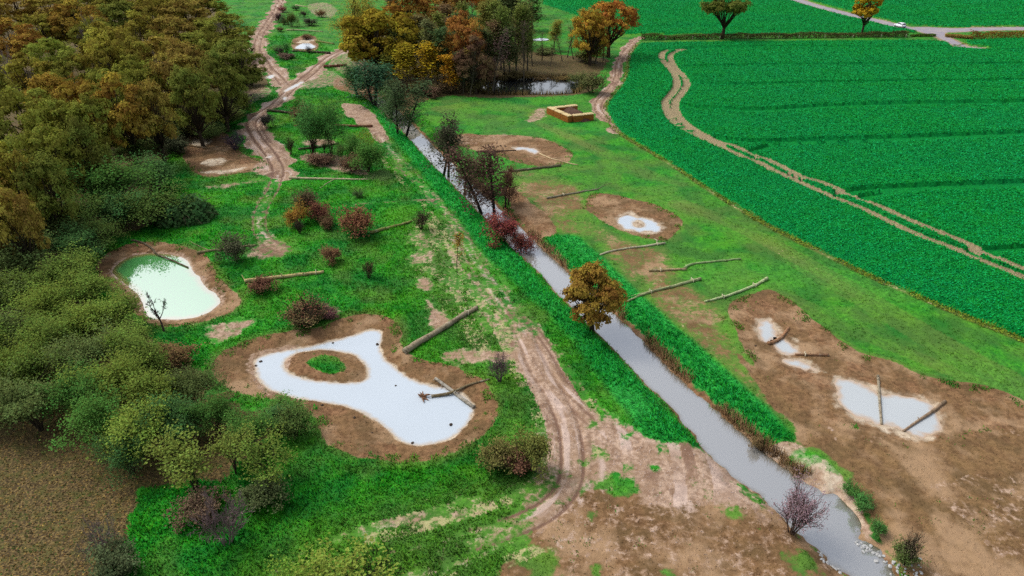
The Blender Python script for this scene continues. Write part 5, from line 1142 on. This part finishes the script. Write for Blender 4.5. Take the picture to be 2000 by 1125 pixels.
def bale_row(a, b, label, off):
    d = b - a; l = np.linalg.norm(d); n = max(1, round(l / 2.42)); d /= l
    nn = np.array([-d[1], d[0]]) * off
    for k in range(n):
        c = a + d * (l * (k + .5) / n) + nn * .58
        o = link('straw_bale', M_bale); o.location = (c[0], c[1], .02); o.rotation_euler = (0, 0, math.atan2(d[1], d[0]) + random.uniform(-.015, .015)); o.scale = (l / n / 2.42 * .975, 1, random.uniform(.97, 1.03))
        tag(o, label, 'bale', 'straw bales walling the pen')
bale_row(cA, cB, 'straw bale in the long wall of the pen facing the stream', 1)
dnear = (cCc - cB) / np.linalg.norm(cCc - cB); bale_row(cB + dnear * 1.2, cCc, 'straw bale in the short wall of the pen nearest the scrape', 1)
dback = (cD - cA) / np.linalg.norm(cD - cA); bale_row(cA + dback * 1.2, cD, 'straw bale in the far wall of the pen', -1)
def lump(name, c, sx, sy, h, mat, label, cat, seed, n=26):
    r = np.random.default_rng(seed); u = np.linspace(-1, 1, n)
    X, Y = np.meshgrid(u, u); d = np.hypot(X, Y)
    Z = h * np.maximum(0, 1 - d ** 1.6) ** .8 * (.55 + .9 * fbm(X * 2.5 + seed, Y * 2.5, seed)) + .12 * h * (r.random(X.shape) - .5) * (d < .95) - .05
    v = np.stack([X * sx, Y * sy, Z], -1).reshape(-1, 3); i = np.arange(n * n).reshape(n, n)
    q = np.stack([i[:-1, :-1], i[:-1, 1:], i[1:, 1:], i[1:, :-1]], -1).reshape(-1, 4)
    o = link(name, mesh_from(name, v, q, mat, True), None, (c[0], c[1], gz(c[0], c[1]))); return tag(o, label, cat)
cm = (cA + cB + cCc + cD) / 4 + np.array([.8, .4])
heap = lump('muck_heap', cm, 2.2, 4.7, 1.55, plain('muck', L(86, 66, 54), .95, .1, .7, 4), 'dark brown muck heap inside the straw bale pen', 'heap', 3)
heap.rotation_euler = (0, 0, math.atan2((cB - cA)[1], (cB - cA)[0]) + math.pi / 2)

# ------------------------------------------------------------------ stones, clods
def rock_mesh(seed):
    import bmesh
    r = random.Random(seed); bm = bmesh.new(); bmesh.ops.create_icosphere(bm, subdivisions=2, radius=1)
    off = [(r.uniform(-1, 1), r.uniform(-1, 1), r.uniform(-1, 1), r.uniform(.6, .95)) for _ in range(9)]
    for v in bm.verts:
        for a, b, c, d in off:
            l = math.sqrt(a * a + b * b + c * c) + 1e-6; t = (v.co.x * a + v.co.y * b + v.co.z * c) / l
            if t > d * .85: v.co -= Vector((a, b, c)) / l * (t - d * .85)
        v.co.z *= .7
    me = bpy.data.meshes.new('stone'); bm.to_mesh(me); bm.free(); return me
M_stone = plain('white stone', L(176, 176, 174), .85, .3, .2, 3); M_clod = plain('wet clod', L(70, 58, 48), .9, .2)
rocks = [rock_mesh(k) for k in range(5)]
for m in rocks: m.materials.append(M_stone)
clods = [rock_mesh(k + 10) for k in range(3)]
for m in clods: m.materials.append(M_clod)
def stone(px, py, s, label, grp, meshes=rocks, name='stone', wl=SWL, cat='stone'):
    g = G(px, py, -.3); z = on_land(g[0], g[1], wl)
    o = link(name, random.choice(meshes)); o.location = (g[0], g[1], z + s * .25); o.rotation_euler = (0, 0, random.uniform(0, 6.28)); o.scale = (s * random.uniform(.8, 1.3), s * random.uniform(.8, 1.2), s * random.uniform(.7, 1.1))
    tag(o, label, cat, grp)
for k in range(46):
    stone(random.uniform(1742, 1800), random.uniform(1092, 1135), random.uniform(.06, .14), 'white stone in the tumbled heap at the stream end', 'white stones by the stream')
for k in range(30):
    f = random.random(); stone(1680 + 62 * f + random.gauss(0, 6), 1052 + 42 * f + random.gauss(0, 7) , random.uniform(.07, .16), 'pale stone on the clay bank below the last green tufts', 'white stones by the stream')
for k in range(20):
    f = random.random(); stone(1597 + 42 * f + random.gauss(0, 4), 1074 + 38 * f + random.gauss(0, 4), random.uniform(.08, .16), 'pale stone on the near bank opposite the white heap', 'white stones by the stream')
for px, py in ((500, 712), (508, 704), (650, 668), (737, 671), (772, 751), (586, 782), (630, 791), (692, 816), (727, 846), (805, 863), (880, 827), (1474, 680)):
    stone(px, py, random.uniform(.1, .2), 'dark clod of earth at the edge of the white water', 'dark clods in the white ponds', clods, 'earth_clod', WL, 'clod')

# ------------------------------------------------------------------ hedges and posts
M_hedge = M_leaf
def hedge(a, b, wd, h, col, label, seed, n=9000, top=None):
    r = np.random.default_rng(seed); a, b = np.array(a), np.array(b); d = b - a; ln = np.linalg.norm(d); d /= ln; nn = np.array([-d[1], d[0]])
    root = bpy.data.objects.new('hedge', None); C.objects.link(root); root.location = (a[0], a[1], gz(*a)); tag(root, label, 'hedge')
    st = MB(); cr = MB()
    for k in range(int(ln * 2.2)):
        s_ = r.uniform(0, ln); o = d * s_ + nn * r.normal() * wd * .2
        hh = h * (.75 + .5 * vnoise(np.array(s_ / 3), np.array(seed * 3.1), 3))
        q, _ = rpath((o[0], o[1], -.05), (r.normal() * .25, r.normal() * .25, 1), hh, 4, .12, .02, r); st.tube(q, np.linspace(.045, .015, 5), 3, False)
    m = n; s_ = r.uniform(0, ln, m); hh = h * (.72 + .5 * vnoise(s_ / 4, s_ * 0 + seed, 5))
    z = hh * r.random(m) ** .7; lat = r.normal(size=m) * wd * .32
    p = np.c_[d[0] * s_ + nn[0] * lat, d[1] * s_ + nn[1] * lat, z]
    t = (vnoise(s_ / 1.5, z, seed) - .5) * 2.6
    cr.quads(p, unit(r, m) + np.array([0, 0, .4]), .26, np.clip(t + r.normal(size=m) * .4, -1.7, 1.7), r)
    if h > 1: o = link('stems', st.mesh('stems', M_bark), root); o.color = (*L(74, 62, 56), 1)
    o = link('foliage', cr.mesh('foliage', M_hedge), root); o.color = (*col, 1)
hedge(G(1252, 78), G(1772, 72), 1.4, 1.7, L(92, 86, 52), 'long trimmed hedge below the two field oaks', 3, 12000)
hedge(G(1893, 76), G(2300, 70), 2.2, 2.4, L(132, 92, 40), 'tall orange-brown hedge by the lane junction', 4, 9000)
hedge(G(1845, 72), G(1900, 76), 1.8, .9, L(158, 134, 72), 'low tan bank of dry grass where the tall hedge begins', 6, 2500)
hedge(G(1778, 71.5), G(1826, 71), 1.4, .7, L(84, 104, 44), 'low green weedy bank at the lane turning', 7, 1500)
M_post = plain('weathered post', L(176, 168, 150))
pm = MB(); pm.tube([(0, 0, -.2), (0, 0, .7), (.01, 0, 1.25)], [.055, .05, .05], 6); pmesh = pm.mesh('fence_post', M_post, True)
for k, px in enumerate((1248, 1300, 1352, 1405, 1460, 1520, 1560, 1610, 1665, 1720, 1768)):
    g = G(px, 79.5 - (px - 1250) / 525 * 5); o = link('fence_post', pmesh, None, (g[0], g[1], gz(*g))); o.rotation_euler = (random.uniform(-.05, .05), random.uniform(-.05, .05), 0)
    tag(o, 'weathered thin post along the long trimmed hedge', 'post', 'posts in front of the hedge')

# ------------------------------------------------------------------ the white hatchback on the lane
def car():
    import bmesh
    paint = NT('white car paint'); M_p = paint.done(paint.bsdf(L(232, 236, 244), .25, .5, None))
    gl = NT('car glass'); M_g = gl.done(gl.bsdf((.012, .015, .02), .08, .6, None))
    ty = NT('tyre rubber'); M_t = ty.done(ty.bsdf((.02, .02, .02), .8, .2, None))
    rm = NT('wheel rim'); M_r = rm.done(rm.bsdf((.5, .5, .52), .35, .5, None))
    rl = NT('red lamp lens'); M_l = rl.done(rl.bsdf((.45, .02, .02), .2, .5, None))
    dk = NT('dark trim'); M_d = dk.done(dk.bsdf((.03, .03, .035), .6, .3, None))
    root = bpy.data.objects.new('parked_car', None); C.objects.link(root)
    a = G(1757, 53.5); b = G(1717, 42.5); dv = b - a
    root.location = (a[0], a[1], .055); root.rotation_euler = (0, 0, math.atan2(dv[1], dv[0])); root.scale = (1.04, 1.04, 1.04)
    tag(root, 'white hatchback car on the lane near the golden field oak', 'car')
    def extr(prof, w0, w1, z_in=1.0, bev=.06):
        bm = bmesh.new(); L_ = [bm.verts.new((x, w0 if z < z_in else w1, z)) for x, z in prof]; R_ = [bm.verts.new((x, -(w0 if z < z_in else w1), z)) for x, z in prof]
        n = len(prof); bm.faces.new(L_); bm.faces.new(R_[::-1])
        for i in range(n): j = (i + 1) % n; bm.faces.new((L_[j], L_[i], R_[i], R_[j]))
        bmesh.ops.recalc_face_normals(bm, faces=bm.faces[:])
        bmesh.ops.bevel(bm, geom=bm.edges[:], offset=bev, segments=2, affect='EDGES', clamp_overlap=True)
        return bm
    def put(bm, name, mat, par=root, sm=True):
        me = bpy.data.meshes.new(name); bm.to_mesh(me); bm.free(); me.materials.append(mat)
        if sm: me.polygons.foreach_set('use_smooth', [True] * len(me.polygons))
        return link(name, me, par)
    body = [(-2.05, .30), (-2.1, .62), (-2.02, .95), (-1.85, 1.0), (1.0, .98), (1.75, .84), (2.05, .68), (2.1, .35), (1.85, .24), (-1.9, .24)]
    body = put(extr(body, .89, .82, .9), 'body', M_p)
    put(extr([(-1.9, .98), (-1.62, 1.42), (-1.3, 1.5), (-.2, 1.52), (.35, 1.42), (1.08, .97)], .78, .62, 1.2, .05), 'cabin', M_p)
    def panel(name, pts, mat):
        bm = bmesh.new(); f = bm.faces.new([bm.verts.new(p) for p in pts]); r_ = bmesh.ops.extrude_face_region(bm, geom=[f])
        nrm = f.normal.copy(); bm.normal_update(); nrm = f.normal.copy()
        for v in [g for g in r_['geom'] if isinstance(g, bmesh.types.BMVert)]: v.co += nrm * .02
        bmesh.ops.recalc_face_normals(bm, faces=bm.faces[:]); return put(bm, name, mat, root, False)
    panel('rear_window', [(-1.93, .58, 1.06), (-1.93, -.58, 1.06), (-1.7, -.5, 1.4), (-1.7, .5, 1.4)], M_g)
    panel('windscreen', [(1.02, -.66, 1.05), (1.02, .66, 1.05), (.46, .52, 1.41), (.46, -.52, 1.41)], M_g)
    for s_ in (1, -1):
        p = [(-1.5, s_ * .775, 1.06), (.75, s_ * .775, 1.06), (.25, s_ * .655, 1.4), (-1.3, s_ * .655, 1.42)]
        panel('side_window', p if s_ < 0 else p[::-1], M_g)
        p = [(-2.09, s_ * .84, .72), (-2.09, s_ * .55, .72), (-2.04, s_ * .55, .92), (-2.04, s_ * .84, .92)]
        panel('tail_light', p if s_ > 0 else p[::-1], M_l)
        for x in (-1.3, 1.3):
            w = MB(); w.tube([(x, s_ * .72, .33), (x, s_ * .74, .33), (x, s_ * .9, .33), (x, s_ * .92, .33)], [.27, .33, .33, .27], 18)
            wo = link('wheel', w.mesh('wheel', M_t, True), root); h = MB(); h.tube([(x, s_ * .915, .33), (x, s_ * .935, .33)], [.2, .16], 12); link('rim', h.mesh('rim', M_r), wo)
    panel('bumper', [(-2.115, .7, .34), (-2.115, -.7, .34), (-2.125, -.7, .5), (-2.125, .7, .5)], M_d)
car()

# ------------------------------------------------------------------ grass, crop leaves, clods and fallen leaves that nobody could count
def grass_mat():
    s = NT('grass blades'); b = s.attr('tone'); sb = s.n('ShaderNodeSeparateColor'); s.set(sb.inputs[0], b.outputs['Color'])
    nf = s.noise(2.6, 4, .7); nm = s.noise(.7, 4, .65); t = s.attr('tint').outputs['Fac']
    c = grass_colour(s, sb.outputs[0], sb.outputs[1], nf, nm)
    c = s.hsv(c, s.math('MULTIPLY_ADD', t, .012, .5), 1.0, s.math('MULTIPLY_ADD', t, .18, 1.42))
    d = s.n('ShaderNodeBsdfDiffuse'); s.set(d.inputs[0], c); tr = s.n('ShaderNodeBsdfTranslucent'); s.set(tr.inputs[0], c)
    m = s.n('ShaderNodeMixShader'); m.inputs[0].default_value = .3; s.set(m.inputs[1], d.outputs[0]); s.set(m.inputs[2], tr.outputs[0])
    return s.done(m.outputs[0])
r7 = np.random.default_rng(77)
fx, fy, fz = XX.ravel(), YY.ravel(), ZZ.ravel()
frame = (np.abs(fx) < (.88 * np.maximum(fy, 13) + 20) * .99) & (fy > 22) & (fy < 330)
def blades(sel, n, per, hgt, width, mat, name, tone=True, flop=.6, grow=0.004):
    i = np.flatnonzero(sel); i = r7.choice(i, min(n, len(i)), replace=False)
    i = np.repeat(i, per); N = len(i)
    sc_ = 1 + grow * np.maximum(fy[i] - 50, 0)
    j = .12 * sc_
    x = fx[i] + r7.normal(size=N) * j; y = fy[i] + r7.normal(size=N) * j; z = fz[i] - .03
    h = hgt[i] if isinstance(hgt, np.ndarray) else hgt
    h = h * r7.uniform(.55, 1.25, N) * sc_; a = r7.uniform(0, 6.283, N); w = width * r7.uniform(.6, 1.3, N) * sc_
    dx, dy = np.cos(a), np.sin(a); fl = flop * r7.uniform(.2, 1.2, N) * h
    b0 = np.stack([x - dy * w, y + dx * w, z], 1); b1 = np.stack([x + dy * w, y - dx * w, z], 1)
    t0 = np.stack([x + dx * fl, y + dy * fl, z + h], 1)
    v = np.stack([b0, b1, t0], 1).reshape(-1, 3); f = np.arange(N * 3).reshape(N, 3)
    me = mesh_from(name, v, f, mat, False, np.repeat(np.clip(r7.normal(size=N) * .7, -1.6, 1.6), 3))
    at = me.attributes.new('tone', 'FLOAT_COLOR', 'POINT'); at.data.foreach_set('color', np.repeat(A2[i], 3, 0).ravel())
    me.polygons.foreach_set('use_smooth', [True] * len(me.polygons))
    nn = np.stack([dx * .45, dy * .45, np.ones(N)], 1) + r7.normal(size=(N, 3)) * .12; nn /= np.linalg.norm(nn, axis=1)[:, None]
    me.normals_split_custom_set_from_vertices(np.repeat(nn, 3, 0).astype(np.float32))
    return struct(link(name, me), 'stuff')
grass_m = grass_mat()
grassy = (cls_v := None) or ((soil < .36 + .3 * (n2 - .5)) & (mud < .34 + .3 * (n2 - .5)) & (litt < .5) & (~is_crop) & (d_paved > .8) & (d_str > .1)).ravel() & frame & (straw.ravel() < .6)
hg = (1 - .5 * rm_.ravel()) * (1 - .65 * np.clip(gs_.ravel() * 2, 0, 1)) * (.17 + .16 * lush + .1 * vnoise(XX / 2.3, YY / 2.3, 88) + .12 * (vnoise(XX / .9, YY / .9, 89) > .72)).ravel()
blades(grassy & (r7.random(len(fx)) < np.where(rm_.ravel() & (lush.ravel() < .6), .2, .62)), 110000, 4, hg * .8, .07, grass_m, 'grass', flop=.9)
blades(((edge_d < 1.1) & (br < .3) & (soil > .36) & (wet < .3) & (fbm(XX / .8, YY / .8, 97) > .56 + .12 * edge_d)).ravel() & frame, 2600, 4, .2, .06, grass_m, 'grass', flop=.8)
blades(((soil > .6) & (wet < .3) & (dj > .5) & (fbm(XX / 1.1, YY / 1.1, 98) > .7)).ravel() & frame & (fy < 120), 450, 3, .14, .06, grass_m, 'weeds', flop=.8)
cropv = is_crop.ravel() & frame & (ckeep.ravel() > .8)
def crop_leaves():
    s = NT('crop leaf'); t = s.attr('tint').outputs['Fac']
    nm = s.noise(.45, 3, .6); nl = s.noise(.04, 3, .5)
    c = s.mix(s.mapr(nm, .4, .7, 0, .4), L(8, 144, 62), L(30, 158, 56)); c = s.mix(s.mapr(nl, .4, .7, 0, .35), c, L(10, 140, 76))
    c = s.hsv(c, s.math('MULTIPLY_ADD', t, .015, .5), 1.0, s.math('MULTIPLY_ADD', t, .24, 1.0))
    mat = s.done(s.bsdf(c, .8, .08, None))
    i = np.flatnonzero(cropv); i = np.repeat(r7.choice(i, min(150000, len(i)), replace=False), 3); N = len(i)
    sc_ = .8 + .004 * np.maximum(fy[i] - 60, 0)
    p = np.stack([fx[i], fy[i], fz[i]], 1) + r7.normal(size=(N, 3)) * np.stack([.2 * sc_, .2 * sc_, .05 * sc_], 1) + [0, 0, .03]
    mb = MB(); mb.quads(p, r7.normal(size=(N, 3)) * .5 + [0, 0, 1.],   .21 * sc_, np.clip(r7.normal(size=N) * .7, -1.7, 1.7), r7)
    struct(link('crop_plants', mb.mesh('crop_plants', mat)), 'stuff')
crop_leaves()
# reeds and dead stalks on the stream's edge
reed = s_ = plain('dead reeds', L(150, 120, 84), .9, .1, .5, 5)
sel = ((dj > 0) & (dj < .7) & (YY > 40) & (YY < 110) & (fbm(XX / 2.5, YY / 2.5, 66) > .42)).ravel() & frame
right_side = (pline(.5 * (sl + sr), XX, YY, 6)[1] > 0).ravel()
blades(sel & right_side, 1500, 5, .75, .03, reed, 'reeds', flop=.5)
dsp = sdf(spin_pond, XX, YY, 5)
blades(((dsp > 0) & (dsp < 1.1)).ravel() & frame & (fy < 220), 1200, 5, .8, .04, plain('pond reeds', L(134, 116, 70), .9, .1, .5, 5), 'reeds', flop=.4)
def bits(sel, n, size, mat, name, up=.7, lift=.02):
    i = np.flatnonzero(sel); i = r7.choice(i, min(n, len(i)), replace=False); N = len(i)
    sc_ = 1 + .006 * np.maximum(fy[i] - 45, 0)
    p = np.stack([fx[i], fy[i], fz[i] + lift], 1); mb = MB()
    mb.quads(p, r7.normal(size=(N, 3)) * .6 + [0, 0, up], size * sc_, np.clip(r7.normal(size=N) * .8, -1.7, 1.7), r7)
    return struct(link(name, mb.mesh(name, mat)), 'stuff')
def tinted(name, col, var=.4):
    s = NT(name); t = s.attr('tint').outputs['Fac']; return s.done(s.bsdf(s.hsv((*col, 1), s.math('MULTIPLY_ADD', t, .015, .5), 1., s.math('MULTIPLY_ADD', t, var, 1.)), .9, .1, None))
bits((litt > .6).ravel() & frame & (fy < 60), 14000, .11, tinted('fallen leaf', L(138, 108, 60), .5), 'fallen_leaves')
bits((litt > .6).ravel() & frame & (fy < 60), 6000, .13, tinted('weed leaf', L(66, 84, 34), .4), 'weeds')
bits((rim > .25).ravel() & frame & (d_field > -.1).ravel() & (vnoise(XX / 3, YY / 3, 4) > .3).ravel(), 2600, .2, tinted('golden weed', L(108, 122, 36), .4), 'margin_weeds', lift=.14)
def clod_bits():
    sel = np.flatnonzero((((soil > .75) | (mud > .8)) & (wet < .5) & (dj > .3)).ravel() & frame & (fy < 130))
    i = r7.choice(sel, min(26000, len(sel)), replace=False); N = len(i)
    q = np.array([(1, 0, 0), (0, 1, 0), (-1, 0, 0), (0, -1, 0), (0, 0, .8)], float)
    s_ = (.035 + .07 * r7.random(N) ** 3) * (1 + .006 * np.maximum(fy[i] - 45, 0))
    v = q[None] * s_[:, None, None] * r7.uniform(.6, 1.4, (N, 5, 3)) + np.stack([fx[i], fy[i], fz[i] - .01], 1)[:, None]
    f = np.array([(0, 1, 4), (1, 2, 4), (2, 3, 4), (3, 0, 4)]); F_ = (np.arange(N)[:, None, None] * 5 + f[None]).reshape(-1, 3)
    me = mesh_from('clods', v.reshape(-1, 3), F_, M_land, False)
    for nm, A in (('land', A1), ('tone', A2)):
        at = me.attributes.new(nm, 'FLOAT_COLOR', 'POINT'); at.data.foreach_set('color', np.repeat(A[i], 5, 0).ravel())
    struct(link('dirt_clods', me), 'stuff')
clod_bits()
